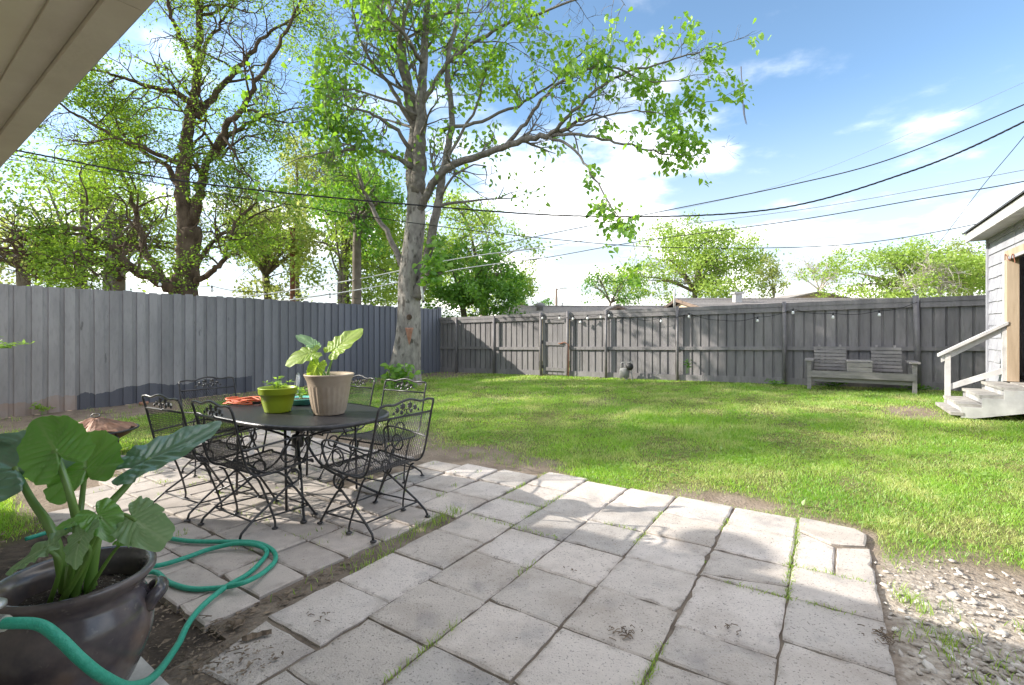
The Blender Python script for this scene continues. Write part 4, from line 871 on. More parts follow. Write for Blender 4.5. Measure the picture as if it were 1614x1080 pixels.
# ---------------------------------------------------------------- glazed pot with elephant ear
PX, PY = -1.585, 1.765
def big_pot():
    b = thing('concrete_block', 'weathered concrete block under the dark glazed pot', 'block', (PX+.02, PY-.02, 0), YROT)
    MB().prism([(-.23, -.21), (.22, -.23), (.235, .2), (-.2, .215)], 2, -.04, .052).build('body', M_CONC, b)
    t = thing('glazed_pot', 'large dark glossy glazed pot with loop handles, holding an elephant ear', 'pot', (PX, PY, .053), R(22))
    pr = [(.10, 0), (.135, .004), (.165, .06), (.20, .14), (.222, .22), (.226, .28), (.216, .33), (.198, .365), (.192, .385), (.200, .405), (.222, .432), (.232, .447), (.232, .462), (.222, .468), (.205, .46), (.188, .43), (.182, .39), (.18, .37)]
    MB().lathe(pr, 56, wob=lambda a, z: 1+.006*math.sin(2*a+1)+.004*math.sin(5*a+z*9)).build('body', M_GLAZE, t, True)
    s = MB(); n = 40
    rr = [(0.001, .385), (.05, .39), (.10, .384), (.14, .378), (.175, .37), (.186, .365)]
    s.lathe(rr, n, capb=False, wob=lambda a, z: 1); s.v = [(x, y, z+random.uniform(-.006, .006)) for x, y, z in s.v]; s.build('soil', M_SOIL, t, True)
    for a in (10, 190):
        q = R(a); c, d = math.cos(q), math.sin(q)
        arc = [(.205, -.045, .365), (.245, -.042, .372), (.268, -.025, .35), (.272, .0, .325), (.268, .025, .35), (.245, .042, .372), (.205, .045, .365)]
        arc = [(.205, -.055, .30), (.226, -.055, .335), (.244, -.038, .348), (.249, 0, .350), (.244, .038, .348), (.226, .055, .335), (.205, .055, .30)]
        MB().tube([(x*c-y*d, x*d+y*c, z) for x, y, z in catmull(arc, 5)], .021, 10, flat=1.2).build('handle', M_GLAZE, t, True)
    pl = thing('elephant_ear_plant', 'elephant ear plant with huge ribbed leaves rising from the glazed pot', 'plant', (PX, PY, .43))
    ST = lambda px, py, Y: At(px, py, Y)
    base = Vector((PX-.02, PY, .42))
    def bp(dx, dy): return base + Vector((dx, dy, 0))
    # (attach, tip, normal, width, mat, stalk mids)
    place_leaf(pl, ST(88, 712, 1.64), ST(58, 662, 1.72), (.30, -.85, .45), .20, M_EAR, 1, [bp(.0, -.02), ST(122, 850, 1.70), ST(112, 785, 1.65)], .017, .009, .05, .02, -.12)
    place_leaf(pl, ST(135, 740, 1.84), ST(137, 694, 1.98), (.10, -.80, .50), .26, M_EAR, 2, [bp(.03, .06), ST(128, 830, 1.82), ST(129, 790, 1.84)], .012, .008, -.1, .03, .10)
    place_leaf(pl, ST(232, 724, 1.90), ST(340, 678, 2.05), (-.12, -.42, .9), .26, M_EARBLUE, 3, [bp(.04, .02), ST(160, 820, 1.80), ST(200, 765, 1.86)], .019, .009, -.06, .02, .14)
    place_leaf(pl, ST(26, 738, 1.80), ST(-60, 690, 1.95), (.1, -.45, .9), .32, M_EARBLUE, 4, [bp(-.04, .02), ST(85, 845, 1.76), ST(48, 785, 1.78)], .019, .009, .1, .02, .12)
    place_leaf(pl, ST(211, 818, 1.62), ST(256, 850, 1.57), (.15, -.75, .55), .145, M_EARPALE, 5, [bp(.02, -.03), ST(150, 850, 1.68), ST(175, 818, 1.66), ST(195, 812, 1.64)], .014, .006, .15, .05, .1, .15)
    place_leaf(pl, ST(156, 812, 1.60), ST(183, 840, 1.58), (.1, -.5, .8), .11, M_EAR, 6, [bp(.0, -.05), ST(146, 850, 1.66)], .012, .006, .3, .05, .15)
    place_leaf(pl, ST(128, 848, 1.55), ST(108, 890, 1.50), (-.35, -.6, .7), .12, M_EARPALE, 7, [bp(.01, -.07), ST(140, 875, 1.58)], .009, .005, .3, .03, .1)
    place_leaf(pl, ST(76, 860, 1.55), ST(14, 893, 1.55), (-.05, -.42, .9), .12, M_EARPALE, 8, [bp(-.04, -.05), ST(95, 890, 1.58)], .008, .005, .1, .06, .1, .25)
    place_leaf(pl, ST(192, 850, 1.62), ST(224, 853, 1.60), (0, -.5, .85), .05, M_EAR, 9, [bp(.06, -.04), ST(172, 880, 1.66)], .007, .004, .1, .02, .2)
    place_leaf(pl, ST(120, 822, 1.60), ST(90, 832, 1.56), (0, -.5, .85), .05, M_EAR, 10, [bp(.0, -.04), ST(128, 850, 1.62)], .007, .004, .1, .02, .2)
    MB().tube([(x, y, z) for x, y, z in ((-.02, 0, -.03), (-.015, -.005, .05), (-.01, -.01, .12))], .03, 12, .02).build('stem_base', M_STALK, pl, True)
big_pot()
# ---------------------------------------------------------------- things on the table
TZ = .712
def tp(px, py): return Gp(px, py, TZ)
def on_table():
    p = tp(519, 652)
    t = thing('taupe_planter', 'ribbed taupe plastic planter with flared rim on the table', 'planter', (p.x, p.y, TZ), .3)
    fl = lambda a, z: 1 + (.022*math.cos(a*24) if .02 < z < .235 else 0)
    MB().lathe([(.115, 0), (.122, .006), (.122, .014), (.130, .03), (.150, .13), (.164, .226), (.166, .236), (.168, .245), (.175, .275), (.196, .318), (.200, .326), (.198, .334), (.188, .334), (.17, .30), (.162, .27)], 96, wob=fl).build('body', M_TAUPE, t, True)
    MB().lathe([(.001, .305), (.1, .31), (.176, .308)], 24, capb=False).build('soil', M_SOIL, t, True)
    pl = thing('young_elephant_ear', 'small elephant ear with sunlit yellow-green leaves in the taupe planter', 'plant', (p.x, p.y, TZ+.31)); Y = p.y
    b = lambda dx, dy=0: Vector((p.x+dx, p.y+dy, TZ+.30))
    place_leaf(pl, At(530, 548, Y), At(566, 520, Y+.06), (-.35, -.75, .5), .22, M_EARYEL, 21, [b(-.01), At(519, 580, Y)], .013, .006, .1, .04, .1)
    place_leaf(pl, At(489, 557, Y-.02), At(451, 568, Y-.08), (.1, -.6, .75), .19, M_EARYEL, 22, [b(-.04), At(500, 582, Y)], .009, .005, .2, .04, .12)
    place_leaf(pl, At(496, 545, Y+.05), At(470, 528, Y+.02), (-.2, -.6, .75), .10, M_EARPALE, 23, [b(-.03, .03), At(504, 574, Y+.03)], .009, .005, .1, .06, .1, .35)
    place_leaf(pl, At(500, 577, Y-.02), At(489, 600, Y-.06), (.2, -.8, .4), .14, M_EARYEL, 24, [b(-.02, -.02)], .008, .005, .2, .05, .15)
    p = tp(438, 649)
    g = thing('lime_planter', 'round lime-green plastic planter on the table', 'planter', (p.x, p.y, TZ))
    MB().lathe([(.095, 0), (.102, .004), (.104, .012), (.125, .09), (.138, .150), (.146, .152), (.150, .16), (.153, .20), (.156, .206), (.150, .21), (.142, .205), (.136, .17)], 48).build('body', M_LIME, g, True)
    MB().lathe([(.001, .178), (.08, .182), (.138, .178)], 20, capb=False).build('soil', M_SOIL, g, True)
    sm_plant('trailing_seedling', 'small leafy seedlings growing in the lime-green planter', Vector((p.x, p.y, TZ+.18)), .12, 60, .05, .11)
    p = tp(474, 637)
    d = thing('teal_dish', 'shallow teal plastic dish with soil between the two planters', 'dish', (p.x, p.y, TZ))
    MB().lathe([(.09, 0), (.10, .004), (.14, .05), (.15, .055), (.146, .06), (.13, .045), (.11, .035)], 32).build('body', M_TEAL, d, True)
    MB().lathe([(.001, .045), (.08, .05), (.128, .042)], 20, capb=False).build('soil', M_SOIL, d, True)
    sm_plant('dish_seedling', 'pale feathery seedling sprouting from the teal dish', Vector((p.x, p.y, TZ+.045)), .10, 70, .045, .12)
    # coiled extension cord
    p = tp(385, 637); m = MB(); pts = []
    for k in range(230):
        a = k*.16; r1, r2 = .19+.03*math.sin(k*.37)+.02*math.sin(k*.11), .10+.025*math.sin(k*.29+1)
        x, y = r1*math.cos(a), r2*math.sin(a); pts.append((x*.85+y*.4, y-x*.25, .008+.05*(k/230)+.008*math.sin(k*.5)))
    c = thing('extension_cord', 'coiled orange extension cord with black plugs on the table', 'cord', (p.x, p.y, TZ))
    m.tube(pts, .0055, 6).build('cable', M_ORANGE, c, True)
    for (x, y, a) in ((.16, -.08, .4), (-.02, .02, -.3)):
        MB().box((-.035, -.014, .012), (.03, .014, .036)).tube([(.03, 0, .024), (.06, 0, .024)], .007, 6).xf(Matrix.Translation((x, y, 0)) @ Matrix.Rotation(a, 4, 'Z')).build('plug', M_BLACK, c)
def leaf_arrays(pos, axis, size, up=None, tmpl='diamond', droop=0.0, flatness=.5):
    """one small folded leaf at each position; returns verts, faces"""
    n = len(pos); ax = axis/np.maximum(np.linalg.norm(axis, axis=1, keepdims=True), 1e-6)
    r = RNG.normal(0, 1, (n, 3)); 
    if up is not None: r = r*(1-flatness) + up*flatness*2
    sd = np.cross(r, ax); sd /= np.maximum(np.linalg.norm(sd, axis=1, keepdims=True), 1e-6); nm = np.cross(ax, sd)
    if tmpl == 'diamond': T = np.array([(0, 0, 0), (.42, .30, .07), (1, 0, -.04), (.42, -.30, .07)]); F0 = np.array([(0, 2, 1), (0, 3, 2)])
    elif tmpl == 'heart':
        T = np.array([(0, 0, 0), (.48, 0, -.02), (1.08, 0, -.16), (-.13, .17, .04), (.10, .40, .10), (.55, .33, .06), (-.13, -.17, .04), (.10, -.40, .10), (.55, -.33, .06)])
        F0 = np.array([(0, 1, 4), (0, 4, 3), (1, 2, 5), (1, 5, 4), (0, 7, 1), (0, 6, 7), (1, 8, 2), (1, 7, 8)])
    V = pos[:, None, :] + size[:, None, None]*(T[None, :, 0:1]*ax[:, None, :] + T[None, :, 1:2]*sd[:, None, :] + T[None, :, 2:3]*nm[:, None, :])
    F = F0[None] + (len(T)*np.arange(n))[:, None, None]
    return V.reshape(-1, 3), F.reshape(-1, 3)
M_SEED = leafmat('seedling_leaf', (.14, .27, .03), (.28, .42, .10), .45, .5, 20)
def sm_plant(name, label, base, rad, n, size, h, mat=None, stems=9, cat='plant', spread_up=1.0):
    t = thing(name, label, cat, base)
    st = MB(); P, A = [], []
    for k in range(stems):
        a = random.uniform(0, 6.28); r = rad*random.uniform(.3, 1.0); top = Vector((math.cos(a)*r, math.sin(a)*r, h*random.uniform(.4, 1.0))); mid = Vector((top.x*.35, top.y*.35, top.z*.7))
        pts = catmull([Vector((top.x*.2, top.y*.2, -.01)), mid, top], 4); st.tube(pts, .0025, 4, .0012)
        for j in range(max(1, n//stems)):
            q = pts[min(len(pts)-1, int(len(pts)*random.uniform(.35, 1)))]; P.append(q); A.append((random.gauss(0, 1), random.gauss(0, 1), random.uniform(-.3, .6)))
    st.build('stems', M_STALK, t)
    V, F = leaf_arrays(np.array([tuple(p) for p in P]), np.array(A), RNG.uniform(.5, 1.1, len(P))*size, np.array([0, 0, 1.0]))
    link('foliage', np_mesh('foliage', V, F, mat or M_SEED), t); return t
on_table()
lawn_weeds()
# ---------------------------------------------------------------- garden hose
def hose():
    t = thing('garden_hose', 'green garden hose looping over the pavers from the tap', 'hose', (0, 0, 0))
    g = lambda px, py, z=.018: Gp(px, py, z)
    pts = [Vector((-1.325, 1.228, .655)), Vector((-1.27, 1.225, .66)), At(62, 985, 1.24), At(95, 1008, 1.24), At(128, 1040, 1.25), At(165, 1068, 1.30), At(205, 1082, 1.42),
           At(245, 1064, 1.72), g(283, 1012), g(310, 965), g(352, 928, .03), g(392, 904), g(416, 880), g(420, 868), g(404, 859, .045), g(370, 857, .04), g(330, 866), g(290, 880), g(252, 891), g(215, 895), g(200, 900), g(215, 905), g(245, 902), g(266, 918), g(300, 928), g(345, 927), g(385, 918, .05), g(416, 902), g(434, 883), g(428, 866), g(400, 855, .03), g(350, 854), g(300, 853), g(262, 847), g(225, 834), g(170, 826), g(110, 830), g(40, 850)]
    P = catmull(pts, 6)
    for i, p in enumerate(P):
        if i > 46: p.z = max(p.z, .017)
    MB().tube(P, .0138, 10).build('tube', M_HOSE, t, True)
    MB().tube([(-1.345, 1.228, .653), (-1.325, 1.228, .655), (-1.285, 1.226, .659)], [.022, .023, .019], 14).build('coupling', M_METAL, t)
hose()
# ---------------------------------------------------------------- fire pit
def fire_pit():
    c = Vector((-4.78, 5.55, -.03)); t = thing('fire_pit', 'rusty copper fire bowl with crumpled cover on curled iron legs', 'fire pit', c)
    z = .26
    MB().lathe([(.06, z-.12), (.2, z-.09), (.31, z-.03), (.36, z+.02), (.39, z+.03), (.392, z+.038), (.36, z+.034), (.30, z+.0)], 40).build('bowl', M_COPPER, t, True)
    MB().tube([(.39*math.cos(a), .39*math.sin(a), z+.036) for a in [2*math.pi*i/36 for i in range(36)]], .012, 6, closed=True).build('rim', M_IRON, t, True)
    cv = MB(); n = 36
    cv.lathe([(.365, z+.045), (.28, z+.075), (.18, z+.115), (.08, z+.165), (.02, z+.178)], n, capb=False, capt=True, wob=lambda a, zz: 1+.07*math.sin(5*a+zz*30)+.03*math.sin(11*a))
    cv.v = [(x, y, q + .022*math.sin(7*math.atan2(y, x)+q*40)*(1-(q-z)/.2)) for x, y, q in cv.v]; cv.build('cover', M_COPPER, t)
    for k in range(3):
        a = R(-20+120*k); d, e = math.cos(a), math.sin(a)
        MB().tube([(r*d, r*e, h) for r, h in [(p.x, p.y) for p in catmull([(.34, .27, 0), (.39, .22, 0), (.37, .13, 0), (.31, .07, 0), (.31, .02, 0), (.36, .008, 0), (.41, .02, 0)], 5)]], .011, 7).build('leg', M_IRON, t, True)
    MB().tube([(.05*math.cos(q), .05*math.sin(q)*.3, z+.20+.02*math.sin(q)) for q in [2*math.pi*i/12 for i in range(12)]], .007, 5, closed=True).build('handle', M_IRON, t, True)
fire_pit()
# a flat edging stone and a length of timber beside it
o = MB().prism([(-.35, -.05), (.38, -.04), (.36, .05), (-.33, .06)], 2, 0, .07).build('edging_timber', M_GREYWOOD, None, loc=(-4.15, 5.25, -.03)); o.rotation_euler = (0, 0, .1); tag(o, 'low grey timber edging beside the fire bowl', 'timber')
# ---------------------------------------------------------------- trees
class Tree:
    """limbs drawn as polylines, twigs grown from them; leaf spots collected at the twigs"""
    def __init__(s, seed): s.rg = random.Random(seed); s.trunk = MB(); s.limb = MB(); s.tips = []
    def limb_line(s, pts, r0, r1, sides=8, into=None, per=5, wob=.0):
        P = catmull(pts, per); n = len(P)
        if wob:
            for i in range(1, n-1): P[i] = P[i]+Vector((s.rg.gauss(0, wob), s.rg.gauss(0, wob), s.rg.gauss(0, wob)))
        rr = [r0+(r1-r0)*(i/(n-1))**.8 for i in range(n)]; (into or s.limb).tube(P, rr, sides); return P, rr
    def twig(s, p, d, L, r, lev, maxl, droop, nch, spread=.9, kink=.28, leafy=1.0):
        rg = s.rg; n = 6 if lev < maxl else 4; pts = [p]; q = p.copy(); d = d.normalized()
        for i in range(n):
            d = (d + Vector((rg.gauss(0, kink), rg.gauss(0, kink), rg.gauss(0, kink) + droop))).normalized(); q = q + d*(L/n); pts.append(q.copy())
        s.limb.tube(pts, [max(r*(1-.75*i/n), .0022) for i in range(n+1)], 6 if r > .03 else (4 if r > .012 else 3), cap=False)
        if lev < maxl:
            for c in range(nch[lev]):
                t = rg.uniform(.2, 1.0); k = min(n-1, int(t*n)); b = pts[k].lerp(pts[k+1], t*n-k if k < n-1 else rg.random())
                dd = (pts[k+1]-pts[k]).normalized(); side = Vector((rg.gauss(0, 1), rg.gauss(0, 1), rg.gauss(0, 1))); side = (side-dd*side.dot(dd)).normalized()
                s.twig(b, dd*(1-.45*spread)+side*spread*.8, L*rg.uniform(.42, .68), r*.5*(1-.4*t)+.002, lev+1, maxl, droop, nch, spread, kink, leafy)
            s.tips.append((pts[-1], d, leafy))
        else:
            for i in range(2, n+1): s.tips.append((pts[i], d, leafy))
    def sprout(s, P, rr, n, L, lev=0, maxl=2, droop=-.02, nch=(5, 4, 3), t0=.3, up=.25, spread=.9, kink=.28, leafy=1.0):
        rg = s.rg; m = len(P)
        for _ in range(n):
            t = rg.uniform(t0, 1.0)**.85; k = min(m-2, int(t*(m-1))); b = P[k].lerp(P[k+1], rg.random()); dd = (P[k+1]-P[k]).normalized()
            side = Vector((rg.gauss(0, 1), rg.gauss(0, 1), rg.gauss(0, 1)+up)); side = (side-dd*side.dot(dd)).normalized()
            s.twig(b, dd*.55+side*.8, L*rg.uniform(.6, 1.2)*(1-.35*t), min(rr[k]*.5, .012+.016*L), lev, maxl, droop, nch, spread, kink, leafy)
        s.twig(P[-1], (P[-1]-P[-2]), L*.8, rr[-1], lev, maxl, droop, nch, spread, kink, leafy)
    def leaves(s, per, size, tmpl, jitter, hang=.5, up=.6, flat=.4, keep=None):
        pos, ax = [], []
        for (p, d, lf) in s.tips:
            for _ in range(max(0, int(per*lf + s.rg.random()))):
                q = p+Vector((s.rg.gauss(0, jitter), s.rg.gauss(0, jitter), s.rg.gauss(0, jitter)-jitter*.4))
                if keep and not keep(q): continue
                pos.append(q); ax.append((d.x*.5+s.rg.gauss(0, .8), d.y*.5+s.rg.gauss(0, .8), -hang+s.rg.gauss(0, .5)))
        return np.array([tuple(p) for p in pos]), np.array(ax), RNG.uniform(.55, 1.15, len(pos))*size
def px_of(p): return (CX+FPX*p.x/p.y, HY-FPX*(p.z-CAM_H)/p.y)
M_LEAF1 = leafmat('catalpa_leaf', (.11, .26, .03), (.25, .42, .065), .45, .45, 1.5, gloss=.05)
M_LEAF2 = leafmat('hackberry_leaf', (.09, .19, .025), (.25, .38, .065), .48, .5, .8, gloss=.03)
M_LEAF3 = leafmat('far_leaf_light', (.17, .28, .045), (.34, .45, .11), .4, .5, .5, gloss=.03)
M_LEAF4 = leafmat('far_leaf_deep', (.07, .19, .025), (.16, .32, .05), .35, .5, .5, gloss=.04)
M_LEAF5 = leafmat('far_leaf_pale', (.22, .28, .075), (.36, .41, .14), .4, .5, .5, gloss=.03)
def catalpa():
    base = Vector((-2.72, 12.4, 0)); base.z = float(gz(base.x, base.y))
    t = thing('catalpa_tree', 'big pale-barked tree with broad young leaves standing on the lawn by the boundary fence', 'tree', base)
    T = Tree(3); D = 12.4; A_ = At
    # trunk with buttresses
    tp_ = [A_(636, 612, D), A_(636, 585, D), A_(640, 555, D), A_(644, 520, D), A_(645, 480, D), A_(646, 440, D), A_(650, 400, D), A_(655, 350, D), A_(655, 310, D), A_(656, 268, D)]
    P = catmull(tp_, 5); rad = [.54, .47, .40, .36, .33, .315,   .30, .28, .25, .15]; rr = []
    for i in range(len(P)):
        f = i/(len(P)-1)*9; k = min(8, int(f)); rr.append(rad[k]+(rad[k+1]-rad[k])*(f-k))
    tb = MB(); n = 22
    for i, (p, r) in enumerate(zip(P, rr)):
        zz = p.z-base.z; but = max(0, 1-zz/1.6)
        for k in range(n):
            a = 2*math.pi*k/n; q = r*(1+.10*but*math.cos(3*a+.6)+.05*math.sin(5*a+zz*1.2)+.03*math.sin(9*a+zz*3)) * (1 - .16*math.exp(-((a-4.75)/.22)**2)*max(0, 1-abs(zz-.7)/.9)) * .86
            tb.v.append((p.x+q*math.cos(a), p.y+q*math.sin(a), p.z))
    tb.f = [(i*n+k, i*n+(k+1) % n, (i+1)*n+(k+1) % n, (i+1)*n+k) for i in range(len(P)-1) for k in range(n)]
    tb.f.append(tuple(range((len(P)-1)*n, len(P)*n)))
    loc = base
    tb.xf(Matrix.Translation(-loc)).build('trunk', M_BARK1, t, True)
    main = []
    def L_(pts, r0, r1, sides=9): q = T.limb_line([A_(*p) for p in pts], r0*.72, r1*.6, sides, wob=.02); main.append(q); return q
    # second stem right of the trunk
    s2 = L_([(655, 470, 12.25), (672, 420, 12.2), (683, 360, 12.1), (694, 300, 12.0), (706, 240, 12.0), (712, 180, 12.1), (706, 100, 12.3), (722, 20, 12.6), (730, -60, 12.9)], .20, .07)
    u1 = L_([(655, 315, 12.4), (650, 250, 12.5), (655, 190, 12.6), (640, 120, 12.7), (628, 50, 12.8), (600, -30, 13), (580, -90, 13.2)], .30, .06)
    u2 = L_([(656, 305, 12.4), (662, 240, 12.3), (664, 170, 12.2), (668, 90, 12.1), (672, 10, 12.0), (680, -80, 12)], .30, .07)
    u3 = L_([(664, 170, 12.2), (690, 120, 11.9), (735, 75, 11.5), (790, 42, 11.0), (850, 20, 10.5), (930, -10, 10.0)], .10, .03)
    u4 = L_([(650, 190, 12.5), (630, 90, 12.0), (640, 20, 11.6), (660, -60, 11.2)], .12, .04)
    u5 = L_([(668, 100, 12.1), (640, 60, 11.3), (620, 40, 10.8), (596, 12, 10.4), (570, -40, 10)], .09, .03)
    # the long limb to the right
    rl = L_([(660, 330, 12.3), (682, 292, 12.0), (710, 262, 11.7), (750, 248, 11.4), (790, 234, 11.0), (830, 220, 10.7), (868, 214, 10.4)], .155, .10)
    ra = L_([(866, 214, 10.4), (890, 190, 10.1), (930, 150, 9.8), (980, 118, 9.9), (1040, 100, 9.8), (1095, 84, 9.7), (1140, 70, 9.6)], .07, .012, 7)
    rb = L_([(868, 214, 10.4), (905, 212, 10.1), (960, 222, 9.8), (1020, 236, 9.5), (1070, 246, 10.0), (1120, 238, 9.9)], .06, .010, 7)
    rc = L_([(866, 216, 10.4), (900, 232, 10.1), (932, 275, 9.8), (958, 320, 9.6), (985, 360, 9.4), (1000, 390, 9.3)], .05, .008, 7)
    rd = L_([(795, 232, 11.0), (830, 195, 10.7), (860, 150, 10.3), (905, 118, 10.0), (960, 105, 9.7), (1030, 130, 9.9), (1095, 118, 9.8)], .075, .012, 7)
    re = L_([(700, 205, 12.0), (760, 190, 11.5), (830, 160, 11.0), (880, 120, 10.6), (920, 80, 10.2), (960, 60, 9.9)], .07, .012, 7)
    rf = L_([(680, 290, 12), (745, 180, 11.6), (760, 130, 11.3), (775, 80, 11.0), (800, 30, 10.8)], .06, .015, 7)
    rg_ = L_([(868, 214, 10.4), (930, 190, 10.0), (1000, 175, 9.6), (1060, 182, 9.8), (1125, 160, 9.7)], .04, .008, 6)
    # left limbs
    l1 = L_([(650, 262, 12.3), (615, 243, 11.9), (575, 232, 11.5), (545, 238, 11.2), (520, 240, 10.9), (470, 250, 10.5)], .10, .02, 7)
    l2 = L_([(637, 430, 12.5), (620, 385, 12.6), (590, 335, 12.8), (570, 290, 13.0), (552, 230, 13.2), (545, 160, 13.4)], .13, .03, 8)
    l3 = L_([(650, 240, 12.4), (620, 200, 12.0), (580, 178, 11.5), (540, 165, 11.2), (500, 140, 10.9)], .09, .015, 7)
    l4 = L_([(652, 200, 12.5), (610, 130, 12.2), (580, 90, 11.9), (560, 40, 11.6), (555, -20, 11.4)], .09, .02, 7)
    # stub with the vine
    st = L_([(665, 440, 12.1), (680, 432, 11.9), (697, 428, 11.8)], .085, .075)
    del main[-1]
    for q, n, L, lf in ((s2, 9, 2.0, 1), (u1, 9, 2.1, 1), (u2, 9, 2.1, 1), (u3, 9, 1.5, 1), (u4, 7, 1.7, 1), (u5, 6, 1.4, 1), (rl, 5, 1.3, .8), (l1, 8, 1.4, 1), (l2, 8, 1.6, 1), (l3, 8, 1.4, 1), (l4, 8, 1.5, 1)):
        T.sprout(*q, int(n*1.25), L, 0, 2, -.005, (5, 3), .2, .6, .9, .2, lf*.8)
    for q, n, L in ((ra, 11, .85), (rb, 9, .7), (rc, 7, .6), (rd, 11, .85), (re, 9, 1.0), (rf, 8, 1.0), (rg_, 9, .7)):
        T.sprout(*q, int(n*1.3), L, 0, 1, -.02, (5,), .2, .1, .9, .24, 1.0)
    T.limb.xf(Matrix.Translation(-loc)).build('limbs', M_BARK1B, t, True)
    pos, ax, sz = T.leaves(2.7, .118, 'heart', .09, .75, keep=lambda q: mnoise.noise(q*.9)+.3*mnoise.noise(q*2.5) > -.12)
    up = np.array([0, -.3, .6])
    # the leaves that show largest are single pieces; the rest one mass of foliage
    pxx = CX+FPX*pos[:, 0]/pos[:, 1]; pyy = HY-FPX*(pos[:, 2]-CAM_H)/pos[:, 1]; vis = (pxx > 0) & (pxx < 1614) & (pyy > 0)
    score = np.where(vis, sz/pos[:, 1], 0); big = np.argsort(-score)[:290]; rest = np.setdiff1d(np.arange(len(pos)), big)
    V, F = leaf_arrays(pos[rest]-np.array(loc), ax[rest], sz[rest], up, 'heart', flatness=.4); o = link('foliage', np_mesh('foliage', V, F, M_LEAF1), t); o['kind'] = 'stuff'
    shapes = []
    for k in range(8):
        V, F = leaf_arrays(np.zeros((1, 3)), np.array([[1.0, 0, 0]]), np.array([1.0]), np.array([0, 0, 5.0]), 'heart', flatness=.9)
        V[:, 2] += RNG.normal(0, .03, len(V)); shapes.append(np_mesh('leaf', V, F, M_LEAF1))
    for i in big:
        o = link('leaf', shapes[i % 8], t, Vector(pos[i])-loc); d = Vector(ax[i]); o.rotation_euler = (d.to_track_quat('X', 'Z') @ Vector((1, 0, 0)).rotation_difference(Vector((1, 0, 0)))).to_euler(); o.rotation_euler.rotate_axis('X', random.uniform(-1.2, 1.2)); o.scale = (sz[i],)*3
    # seed pods
    for (px, py, L, dd) in ((1168, 105, .42, 8.7), (1171, 160, .4, 8.7), (1173, 165, .36, 8.7), (904, 70, .25, 10), (1116, 120, .25, 9)):
        p = A_(px, py, dd)-loc; MB().tube(catmull([p, p+Vector((.01, 0, -L*.5)), p+Vector((.05, 0, -L))], 4), .008, 5, .004).build('seed_pod', M_BARK2, t)
    # knots, wall cone and thermometer tube on the trunk
    k = A_(645, 500, D-.41)-loc; MB().lathe([(.07, 0), (.06, .02), (.03, .012)], 14, capt=True).xf(Matrix.Translation(k) @ Matrix.Rotation(R(90), 4, 'X')).build('knot', M_BARK2, t, True)
    cpt = A_(645, 517, D-.47); c = MB(); prf = [(.002, -.42), (.03, -.33), (.085, -.06), (.105, 0), (.095, .005)]; c.lathe(prf, 20, capb=False, capt=True)
    co = c.build('wall_cone', M_TERRA, None, True, cpt); tag(co, 'terracotta wall cone fixed to the pale tree trunk', 'planter')
    q = A_(664, 452, D-.36); th = thing('thermometer', 'slim white tube thermometer hanging on the tree trunk', 'thermometer', q)
    MB().tube([(0, 0, .02), (.05, 0, -.34)], .03, 10).build('tube', M_PLASTW, th, True); MB().tube([(.05, 0, -.345), (.055, 0, -.40)], .033, 10).build('end_cap', M_BLACK, th, True)
    # vines
    def vine(name, label, c, rx, rz, n, sz_):
        v = thing(name, label, 'vine', c); p = np.stack([RNG.normal(0, rx*.5, n), RNG.normal(0, .12, n), RNG.uniform(-rz, rz, n)], -1); a = np.stack([RNG.normal(0, 1, n), RNG.normal(-.4, .5, n), RNG.uniform(-.9, .2, n)], -1)
        V, F = leaf_arrays(p, a, RNG.uniform(.5, 1.1, n)*sz_, np.array([0, -.6, .6]), 'heart'); link('foliage', np_mesh('foliage', V, F, M_LEAF1), v)
        m = MB()
        for _ in range(6): m.tube([(random.gauss(0, rx*.3), .05, -rz), (random.gauss(0, rx*.4), 0, 0), (random.gauss(0, rx*.4), 0, rz)], .008, 4)
        m.build('stems', M_STALK, v)
    vine('trunk_vine', 'leafy vine hanging from the cut stub of the trunk', A_(682, 425, 11.85), .35, .35, 130, .16)
    vine('sucker_shoots', 'bright leafy shoots at the foot of the tree trunk', A_(628, 594, 11.7), .42, .3, 170, .15)
    vine('upper_vine', 'vine leaves between the trunk stems above the stub', A_(690, 395, 12.0), .25, .35, 60, .15)
catalpa()
